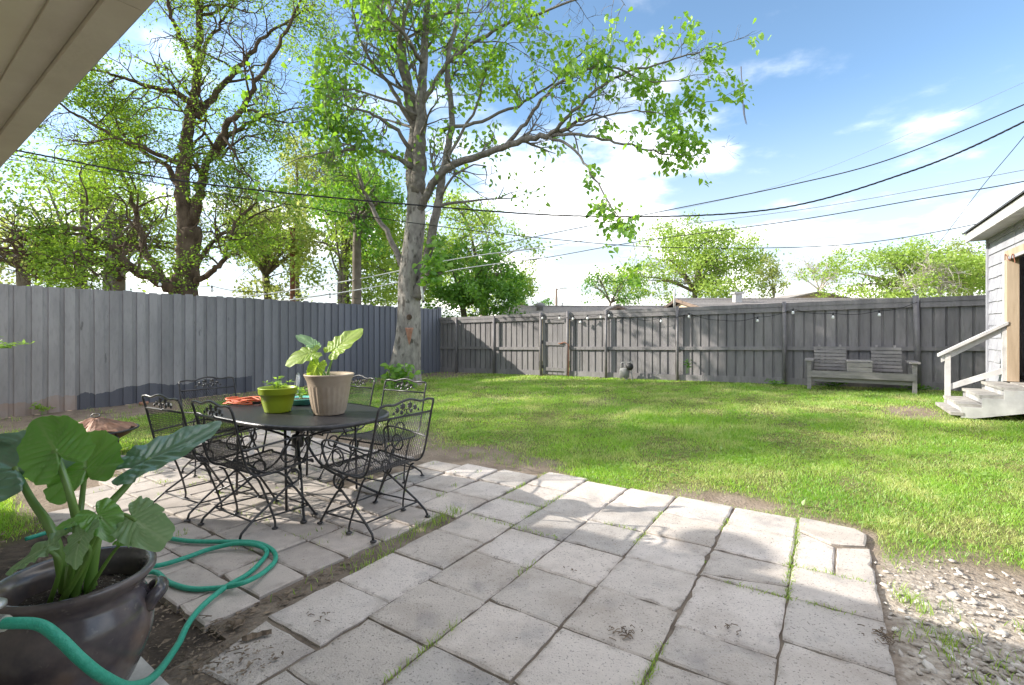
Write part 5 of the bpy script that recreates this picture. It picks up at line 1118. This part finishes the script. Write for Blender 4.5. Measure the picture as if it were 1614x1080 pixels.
def hackberry():
    base = Vector(At(285, 522, 11.9)); base.z = 0
    t = thing('hackberry_tree', 'dark spreading tree with fine spring leaves behind the boundary fence', 'tree', base)
    T = Tree(8); D = 11.9; main = []
    def L_(pts, r0, r1, sides=8): q = T.limb_line([At(*p) for p in pts], r0*.82, r1*.7, sides, wob=.025); main.append(q); return q
    P, rr = T.limb_line([At(287, 615, D), At(287, 520, D), At(288, 462, D), At(291, 440, D), At(296, 405, D), At(300, 360, D)], .38, .23, 12, T.trunk, wob=.03)
    a = L_([(297, 400, D), (292, 345, D), (288, 300, D), (290, 250, D), (296, 205, D), (305, 160, D), (312, 110, D), (316, 50, D), (310, -10, D), (300, -80, D)], .26, .07)
    b = L_([(300, 365, D), (312, 320, 11.8), (318, 285, 11.7), (330, 250, 11.6), (352, 210, 11.4), (382, 168, 11.2), (405, 130, 11), (440, 70, 10.8), (470, 10, 10.6)], .17, .04)
    c = L_([(310, 175, D), (285, 150, 11.5), (250, 140, 11.2), (205, 125, 10.9), (160, 112, 10.6)], .12, .03)
    d = L_([(310, 185, D), (350, 135, 12.1), (390, 90, 12.3), (430, 50, 12.5), (480, 15, 12.7)], .11, .03)
    e = L_([(312, 120, D), (285, 60, 11.6), (270, 20, 11.4), (250, -40, 11.2)], .1, .03)
    f = L_([(275, 458, D), (245, 440, 11.6), (205, 420, 11.3), (165, 385, 11.0), (120, 358, 10.8), (60, 365, 10.5), (10, 378, 10.3)], .20, .04)
    g = L_([(165, 410, 11.2), (120, 412, 11.0), (70, 405, 10.8), (0, 392, 10.5), (-60, 380, 10.3)], .11, .06)
    g2 = L_([(190, 440, 11.3), (172, 420, 11.25), (150, 400, 11.2), (140, 380, 11.1), (135, 300, 11.1)], .10, .03)
    h = L_([(300, 452, D), (325, 436, 11.7), (345, 418, 11.5), (360, 390, 11.3), (370, 350, 11.2), (395, 330, 11)], .11, .03)
    i = L_([(270, 455, D), (235, 405, 12.2), (220, 360, 12.4), (210, 320, 12.6), (180, 250, 12.8), (150, 190, 13)], .14, .03)
    j = L_([(285, 300, D), (255, 255, 12.2), (200, 230, 12.4), (150, 225, 12.6), (90, 230, 12.8)], .10, .02)
    k = L_([(290, 260, D), (240, 240, 11.3), (180, 215, 10.8), (120, 180, 10.4), (70, 150, 10)], .09, .02)
    l = L_([(335, 250, 11.6), (380, 200, 11.9), (430, 180, 12.2), (470, 170, 12.5)], .09, .02)
    m_ = L_([(295, 440, D), (320, 400, 12.4), (350, 370, 12.8), (400, 340, 13.2), (450, 320, 13.5)], .10, .02)
    n_ = L_([(312, 110, D), (330, 60, 12.2), (360, 20, 12.4), (385, -40, 12.6)], .07, .02)
    for q, n, L in ((a, 12, 1.9), (b, 11, 1.9), (c, 9, 1.6), (d, 9, 1.7), (e, 8, 1.6), (f, 12, 1.7), (g, 7, 1.4), (g2, 7, 1.4), (h, 9, 1.5), (i, 11, 1.8), (j, 10, 1.7), (k, 10, 1.7), (l, 9, 1.5), (m_, 10, 1.6), (n_, 7, 1.4)):
        T.sprout(*q, int(n*1.15), L, 0, 2, -.01, (5, 3), .2, .25, 1.0, .3)
    loc = base
    T.trunk.xf(Matrix.Translation(-loc)).build('trunk', M_BARK2, t, True); T.limb.xf(Matrix.Translation(-loc)).build('limbs', M_BARK2, t, True)
    dens = lambda q: mnoise.noise(q*.62) + .35*mnoise.noise(q*2.1) > .03 and (lambda z: random.random() < (1.0 if z < 5.2 else .80 if z < 6.5 else .58))(q.z)
    pos, ax, sz = T.leaves(17.0, .078, 'diamond', .14, .25, keep=dens)
    V, F = leaf_arrays(pos-np.array(loc), ax, sz, np.array([0, -.2, .8]), 'diamond', flatness=.4); o = link('crown', np_mesh('crown', V, F, M_LEAF2), t); o['kind'] = 'stuff'
hackberry()
def bg_tree(name, label, px, py, hw, hh, D, mat, n, size, seed, base_z=0, trunk_r=.18, lobes=9, dens=1.0, bark=None, group='trees beyond the fences', squash=1.0, trunk_top=None, bare=False):
    """a tree in the neighbouring gardens: trunk, limbs to each clump, clumped crown with gaps"""
    rg = random.Random(seed); c = At(px, py, D); rx = hw/FPX*D; rz = hh/FPX*D; base = Vector((c.x, D, base_z)); t = thing(name, label, 'tree', base, group=group); bark = bark or M_BARKFAR
    m = MB(); H = c.z-rz*.55-base_z; fork = Vector((rg.uniform(-.2, .2), 0, max(H, .8)))
    m.tube(catmull([(0, 0, -.2), (rg.gauss(0, .06), 0, fork.z*.5), fork], 4), trunk_r, 8, trunk_r*.7).build('trunk', bark, t, True)
    lm = MB(); P, A_ = [], []
    cl = []
    for k in range(lobes):
        while True:
            q = Vector((rg.uniform(-1, 1), rg.uniform(-.8, .8), rg.uniform(-1, 1)))
            if .35 < q.length < 1: break
        cl.append(Vector((q.x*rx, q.y*rx*.8, c.z-base_z+q.z*rz)))
    for q in cl:
        mid = fork.lerp(q, .5)+Vector((0, 0, rz*.12)); pts = catmull([fork, mid, q], 5); lm.tube(pts, trunk_r*.5, 6, .015)
        for _ in range(14 if bare else 7):
            s = pts[rg.randint(4, len(pts)-1)]; e = s+Vector((rg.gauss(0, rx*.28), rg.gauss(0, rx*.25), rg.gauss(rz*.12, rz*.3))); mm = s.lerp(e, .5)+Vector((rg.gauss(0, rx*.04), 0, rz*.05)); lm.tube([s, mm, e], trunk_r*.13, 4, .006, cap=False)
            if bare:
                for __ in range(4): e2 = mm.lerp(e, rg.random())+Vector((rg.gauss(0, rx*.1), rg.gauss(0, rx*.1), abs(rg.gauss(0, rz*.14)))); lm.tube([mm, e2], .012, 3, .004, cap=False)
    lm.build('limbs', bark, t, True)
    if n:
        per = int(n*1.7)//lobes; npr = np.random.default_rng(seed)
        for q in cl:
            k = 7; sub = np.array(q)[None] + npr.normal(0, 1, (k, 3))*np.array([rx*.27, rx*.25, rz*.28]); w = npr.integers(0, k, per)
            p = sub[w] + npr.normal(0, 1, (per, 3))*np.array([rx*.11, rx*.11, rz*.12]); P.append(p)
        P = np.concatenate(P); P = P[P[:, 2] > .6]; ax = npr.normal(0, 1, (len(P), 3)); V, F = leaf_arrays(P, ax, npr.uniform(.6, 1.2, len(P))*size, np.array([0, -.2, .9]), 'diamond', flatness=.45)
        o = link('crown', np_mesh('crown', V, F, mat), t); o['kind'] = 'stuff'
    return t
bg_tree('tall_tree', 'airy light-green tree just past the tree trunk, behind the fence corner', 762, 400, 88, 70, 27, M_LEAF3, 5200, .20, 31, lobes=13, trunk_r=.28)
bg_tree('dense_tree', 'dense deep-green bushy tree behind the fence corner', 735, 455, 70, 50, 21.5, M_LEAF4, 6000, .16, 32, lobes=11)
bg_tree('round_tree', 'broad rounded pale-green tree above the neighbouring roofs', 1095, 428, 98, 58, 40, M_LEAF3, 9000, .26, 33, lobes=16, trunk_r=.3)
bg_tree('dark_sparse_tree', 'small dark sparse tree between lamp post and rounded tree', 962, 458, 42, 36, 36, M_LEAF4, 1100, .2, 34, lobes=9, trunk_r=.13)
bg_tree('wide_tree', 'wide light-green tree mass behind the fence near the shed', 1430, 430, 105, 44, 26, M_LEAF3, 8500, .17, 35, lobes=15)
bg_tree('wide_tree', 'yellow-green tree crown beside the shed corner', 1530, 428, 60, 45, 30, M_LEAF5, 4000, .18, 36, lobes=10)
bg_tree('bare_tree', 'nearly bare twiggy tree behind the brown gable roof', 1290, 438, 48, 36, 33, M_LEAF5, 160, .18, 37, lobes=8, bark=M_BARKPALE, bare=True, trunk_r=.12)
bg_tree('bleached_tree', 'bleached leafless branches in front of the wide green tree', 1480, 440, 55, 42, 24, None, 0, .1, 38, lobes=7, bark=M_BARKPALE, bare=True, trunk_r=.1)
bg_tree('small_tree', 'small pale tree between the rounded tree and the bare tree', 1222, 440, 28, 32, 36, M_LEAF5, 900, .2, 39, lobes=6, trunk_r=.1)
bg_tree('far_tree', 'small far tree at the end of the dark roof', 835, 486, 26, 16, 48, M_LEAF4, 700, .3, 40, lobes=6)
bg_tree('garden_tree', 'light tree filling the gap between the two big trees', 545, 360, 85, 95, 20, M_LEAF3, 7500, .17, 41, lobes=16, trunk_r=.2)
bg_tree('garden_tree', 'deep-green tree low behind the boundary fence beside the pale trunk', 560, 320, 60, 60, 17, M_LEAF4, 2000, .14, 42, lobes=8, trunk_r=.2)
bg_tree('garden_tree', 'pale yellow-green tree over the middle of the boundary fence', 425, 400, 90, 60, 22, M_LEAF5, 5000, .19, 43, lobes=12, trunk_r=.22)
bg_tree('garden_tree', 'light tree behind the spreading dark tree', 190, 350, 110, 90, 19, M_LEAF3, 3200, .17, 44, lobes=16, trunk_r=.3)
bg_tree('garden_tree', 'pale tree at the near end of the boundary fence', 40, 390, 90, 60, 17, M_LEAF5, 1900, .16, 45, lobes=13, trunk_r=.25)
bg_tree('garden_tree', 'yellow-green tree hidden behind the foot of the pale trunk', 640, 400, 60, 70, 24, M_LEAF3, 4200, .2, 46, lobes=10, trunk_r=.2)
bg_tree('garden_tree', 'thin young tree under the cables behind the fence', 470, 300, 70, 60, 25, M_LEAF5, 2600, .2, 47, lobes=9, trunk_r=.15)
bg_tree('side_tree', 'large light tree just past the near end of the boundary fence', -236, 150, 215, 200, 9.5, M_LEAF2, 5000, .11, 48, lobes=8, trunk_r=.22)
bg_tree('side_tree', 'broad tree out past the house end of the boundary fence', -560, -140, 210, 250, 7.9, M_LEAF2, 7000, .12, 49, lobes=10, trunk_r=.22)
for (px, D, r, lab) in ((130, 16, .22, 'bare pale trunk left of the dark spreading tree'), (172, 17, .2, 'second pale trunk beside the spreading tree'), (538, 20, .16, 'slender dark trunk between the two big trees')):
    p = At(px, 522, D); t = thing('tree_trunk', lab, 'tree', (p.x, p.y, 0), group='trunks behind the boundary fence'); MB().tube(catmull([(0, 0, -.2), (.05, 0, 1.5), (-.05, 0, 3.2), (.1, 0, 5)], 4), r, 9, r*.6).build('trunk', M_BARK1B, t, True)
    m = MB()
    for k in range(5): z = 3+.45*k; a = random.uniform(0, 6.28); m.tube([(0, 0, z), (math.cos(a)*.8, math.sin(a)*.8, z+.9), (math.cos(a)*1.3, math.sin(a)*1.3, z+1.9)], r*.35, 5, .02)
    m.build('limbs', M_BARK1B, t, True)
# ---------------------------------------------------------------- neighbouring roofs, lamp, poles
def gable_house(label, x0, x1, y0, y1, ze, zr, mat=None, gablecol=None):
    """ridge along x; eaves at y0 and y1"""
    t = thing('neighbour_house', label, 'house', ((x0+x1)/2, (y0+y1)/2, 0)); c = t.location; ym = (y0+y1)/2
    X = lambda x: x-c.x; Yl = lambda y: y-c.y
    MB().prism([(Yl(y0)+.4, 0), (Yl(y1)-.4, 0), (Yl(y1)-.4, ze), (Yl(ym), zr-.12), (Yl(y0)+.4, ze)], 0, X(x0)+.3, X(x1)-.3).build('wall', M_TAN, t)
    for a, b in ((y0, ym), (y1, ym)):
        n = 9; 
        for k in range(n):
            t0, t1 = k/n, (k+1)/n; ya, yb = a+(b-a)*t0, a+(b-a)*t1+(b-a)*.015; za, zb = ze+(zr-ze)*t0, ze+(zr-ze)*t1; s = -1 if b < a else 1
            m = MB(); m.v = [(X(x0), Yl(ya), za), (X(x1), Yl(ya), za), (X(x1), Yl(yb), zb-.0), (X(x0), Yl(yb), zb), (X(x0), Yl(ya), za+.035), (X(x1), Yl(ya), za+.035), (X(x1), Yl(yb), zb+.01), (X(x0), Yl(yb), zb+.01)]
            m.f = [(0,1,2,3),(7,6,5,4),(0,4,5,1),(1,5,6,2),(2,6,7,3),(3,7,4,0)]; m.build('shingle_course', mat or M_SHINGLE, t)
    MB().tube([(X(x0), 0, zr+.03), (X(x1), 0, zr+.03)], .06, 6).build('ridge_cap', mat or M_SHINGLE, t)
    for x in (X(x0)-.03, X(x1)+.0): MB().prism([(Yl(y0), ze-.1), (0, zr-.1), (Yl(y1), ze-.1), (Yl(y1), ze+.04), (0, zr+.05), (Yl(y0), ze+.04)], 0, x, x+.03).build('rake_board', M_BROWNTRIM, t)
    return t
h1 = gable_house('low grey-shingled house roof behind the gate', -.6, 10.2, 22, 31, 1.95, 2.72)
g = Vector(h1.location)
def cross_gable(t, px, D, w, peak_py, eave_py):
    a = At(px, eave_py, D)-Vector(t.location); pk = At(px, peak_py, D)-Vector(t.location)
    MB().prism([(a.x-w, a.z), (a.x+w, a.z), (a.x, pk.z)], 1, a.y, a.y+.05).build('gable', M_TAN, t)
    for s in (-1, 1):
        m = MB(); m.v = [(a.x+s*(w+.35), a.y-.35, a.z-.18), (pk.x, a.y-.35, pk.z+.03), (pk.x, a.y+4, pk.z+.03), (a.x+s*(w+.35), a.y+4, a.z-.18)]; m.v += [(x, y, z+.07) for x, y, z in m.v]
        m.f = [(0,1,2,3),(7,6,5,4),(0,4,5,1),(1,5,6,2),(2,6,7,3),(3,7,4,0)]; m.build('gable_roof', M_SHINGLE, t)
        m = MB(); m.v = [(a.x+s*(w+.37), a.y-.37, a.z-.30), (pk.x, a.y-.37, pk.z-.09), (pk.x, a.y-.37, pk.z+.02), (a.x+s*(w+.37), a.y-.37, a.z-.19)]; m.v += [(x, y+.02, z) for x, y, z in m.v]
        m.f = [(0,1,2,3),(7,6,5,4),(0,4,5,1),(1,5,6,2),(2,6,7,3),(3,7,4,0)]; m.build('barge_board', M_BROWNTRIM, t)
cross_gable(h1, 972, 24.5, 1.15, 483, 499)
MB().lathe([(.18, 0), (.18, .25), (.26, .28), (.26, .42), (.05, .5)], 12, At(851, 492, 25)-Vector(h1.location), True, True).build('roof_vent', M_METERG, h1, True)
h2 = gable_house('long pale-grey house roof behind the middle of the back fence', 8.2, 21.5, 19.5, 29, 2.15, 2.98)
MB().box((-.16, -.16, 0), (.16, .16, .5)).box((-.24, -.24, .5), (.24, .24, .58)).xf(Matrix.Translation(At(1162, 480, 23)-Vector(h2.location))).build('flue', M_WHITE, h2)
MB().tube([At(1063, 488, 21)-Vector(h2.location), At(1063, 455, 21)-Vector(h2.location)], .05, 8).build('vent_pipe', M_WHITE, h2, True)
h3 = gable_house('brown-edged gable roof under the bare tree', 15, 22, 30, 36, 2.3, 2.8); cross_gable(h3, 1287, 30, 3.6, 462, 478)
def lamp(px, D, py):
    p = At(px, 522, D); t = thing('street_lamp', 'far street lamp with short arm over the grey roofs', 'street lamp', (p.x, p.y, 0)); z = At(px, py, D).z
    MB().tube([(0, 0, 0), (0, 0, z)], .17, 8, .13).build('pole', M_BROWNTRIM, t, True); MB().tube([(0, 0, z-.2), (.5, 0, z), (1.0, 0, z+.05)], .05, 6).build('arm', M_METERG, t, True); MB().box((.9, -.12, z), (1.35, .12, z+.12)).build('lamp_head', M_WHITE, t)
lamp(877, 62, 455)
for (px, D, py, r, mat, lab) in ((461, 21, 362, .11, M_RUST, 'rust-brown post standing behind the boundary fence'), (886, 58, 478, .08, M_METERG, 'thin short post right of the far street lamp')):
    p = At(px, 522, D); t = thing('utility_post', lab, 'post', (p.x, p.y, 0)); MB().tube([(0, 0, -.1), (0, 0, At(px, py, D).z)], r, 8).build('pole', mat, t, True); MB().lathe([(r*1.2, 0), (r*1.2, .05), (.02, .08)], 8, (0, 0, At(px, py, D).z), True, True).build('cap', mat, t)
# ---------------------------------------------------------------- overhead cables
def cable(label, pts, r, mat, twist=False):
    P = catmull([At(*p) for p in pts], 14); m = MB()
    if twist:
        for ph in (0, 2.1, 4.2):
            Q = catmull([At(*p) for p in pts], 60); m.tube([p+Vector((0, math.cos(i*.55+ph)*r*.7, math.sin(i*.55+ph)*r*.7)) for i, p in enumerate(Q)], r*.75, 4, cap=False)
    else: m.tube(P, r, 5, cap=False)
    tag(m.build('overhead_cable', mat, None, True), label, 'cable', 'overhead cables')
cable('thick black twisted cable sagging across the whole view', [(-420, 150, 8.0), (-150, 205, 8.4), (30, 238, 8.8), (300, 287, 9.2), (640, 322, 9.6), (930, 341, 9.6), (1210, 331, 9.2), (1430, 272, 8.6), (1614, 192, 8.0), (1850, 60, 7.2)], .0125, M_CABLE, True)
cable('thin black cable just below the thick twisted one', [(-400, 175, 9.0), (30, 246, 9.8), (300, 298, 10.5), (640, 350, 11.4), (860, 376, 12), (1050, 390, 12.4), (1300, 388, 12.4), (1480, 365, 12), (1700, 315, 11)], .010, M_CABLE)
cable('cable rising from behind the tree crown towards the upper shed side', [(700, 405, 22), (850, 372, 20), (1050, 332, 17), (1240, 293, 15), (1400, 252, 13.5), (1614, 165, 12), (1800, 80, 11)], .017, M_CABLE)
cable('cable passing behind the leaf spray down to the shed eave height', [(640, 440, 24), (850, 408, 22), (1000, 382, 20), (1250, 348, 17), (1450, 314, 15), (1614, 286, 13.5), (1800, 245, 12)], .016, M_CABLE)
cable('faint grey cable between the two darker slanting ones', [(700, 410, 26), (850, 391, 25), (1050, 358, 23), (1300, 325, 20), (1614, 268, 17), (1800, 232, 16)], .013, M_GREYCABLE)
cable('steep thin cable coming down behind the shed', [(1440, 430, 20), (1480, 383, 17), (1545, 298, 13), (1614, 215, 10), (1760, 30, 7)], .008, M_CABLE)
cable('fine grey wire high in the sky', [(1000, 345, 40), (1250, 285, 36), (1614, 130, 30), (1800, 40, 26)], .010, M_GREYCABLE)
for k, (a, b, lab) in enumerate((((430, 462), (720, 408), 'pale rope line behind the tree trunk, upper one'), ((480, 470), (720, 425), 'pale rope line behind the tree trunk, lower one'))):
    m = MB(); m.tube(catmull([At(a[0]-60, a[1]+6, 16), At(a[0], a[1], 16), At((a[0]+b[0])/2, (a[1]+b[1])/2+3, 17), At(b[0], b[1], 18), At(b[0]+130, b[1]-18, 19)], 8), .018, 5); tag(m.build('rope_line', M_PLASTW, None, True), lab, 'rope')
# ---------------------------------------------------------------- string lights
def string_lights(label, pts, idx):
    t = thing('string_lights', label, 'string lights', pts[0]); loc = Vector(t.location)
    path = []
    for a, b in zip(pts, pts[1:]):
        for k in range(6): s = k/6; path.append(a.lerp(b, s)-Vector((0, 0, .05*math.sin(math.pi*s)))-loc)
    path.append(pts[-1]-loc); MB().tube(path, .006, 4).build('wire', M_CABLE, t)
    for i, p in enumerate(pts):
        if i in idx: continue
        q = p-loc; so = MB().tube([q+Vector((0, 0, .01)), q-Vector((0, 0, .05))], .016, 8).build('socket', M_BLACK, t, True)
        MB().lathe([(.014, -.045), (.024, -.065), (.031, -.085), (.028, -.11), (.014, -.122)], 12, q, False, True).build('bulb', M_BULB, t, True)
string_lights('string of frosted bulbs along the top of the boundary fence', [At(px, py, y) for px, py, y in ((150, 432, 9.2), (252, 442, 9.7), (334, 451, 10.3), (405, 459, 11.1), (464, 465, 11.9), (520, 463, 12.9), (610, 474, 14.5))], (0, 6))
string_lights('string of small bulbs draped along the back fence', [At(px, py, (UF-.16)/(CS+(px-CX)/FPX*SN)) for px, py in ((822, 499), (855, 497), (882, 497), (903, 498), (915, 503), (926, 497), (947, 495), (960, 493), (1000, 503), (1042, 501), (1086, 494), (1140, 505), (1194, 500), (1250, 487), (1313, 494), (1386, 490), (1446, 476))], (0, 8, 11, 16))
# ---------------------------------------------------------------- small plants
sm_plant('fence_weed', 'spindly weed with wilted leaves at the navy foot of the boundary fence', Gp(205, 636, -.03), .16, 40, .09, .36, stems=5)
sm_plant('fence_weed', 'low weed clump at the bare-wood foot of the boundary fence', Gp(70, 655, -.03), .2, 60, .08, .25, stems=7)
sm_plant('fence_weed', 'weed sprig at the near end of the boundary fence', Gp(25, 648, -.03), .15, 40, .08, .35, stems=5)
sm_plant('fence_vine', 'small green sprig growing through the back fence above the kickboard', At(1083, 588, 12.1), .15, 36, .10, .35, stems=5, mat=M_LEAF4)
sm_plant('fence_weed', 'tiny weed beside the table shade at the boundary fence', Gp(590, 592, .02), .15, 30, .09, .3, stems=5)
t = sm_plant('shrub_branch', 'pale sunlit shrub twig reaching in over the near fence', At(-45, 590, 5.2), .5, 260, .085, .42, stems=16, mat=M_SEED)
for (u, v, n, lab) in ((12.45, -.2, 60, 'leafy weeds under the grey bench'), (12.4, .9, 40, 'weeds at the fence beside the bench arm'), (12.4, -1.6, 50, 'weeds by the leaning fence post')):
    sm_plant('bench_weeds', lab, UV(u, v, float(gz_uv(u, v))), .4, n*2, .08, .16, stems=14, mat=M_LEAF4)
for (px, py, lab, mt, s) in ((226, 638, 'broken brick lying at the foot of the boundary fence', M_TERRA, .1), (85, 665, 'pale stone near the weeds by the boundary fence', M_STONE, .13), (265, 640, 'grey stone at the navy foot of the fence', M_STONE, .09), (1345, 645, 'x', None, 0)):
    if not mt: continue
    p = Gp(px, py, -.02); m = MB().box((-s, -s*.5, 0), (s, s*.5, s*.6)); m.v = [(x*random.uniform(.7, 1.1), y*random.uniform(.7, 1.1), z*random.uniform(.7, 1.1)) for x, y, z in m.v]; o = m.build('stone', mt, None, loc=p); o.rotation_euler = (0, 0, random.uniform(0, 3)); md = o.modifiers.new('ease', 'BEVEL'); md.width = s*.12; tag(o, lab, 'stone')
#NEXT
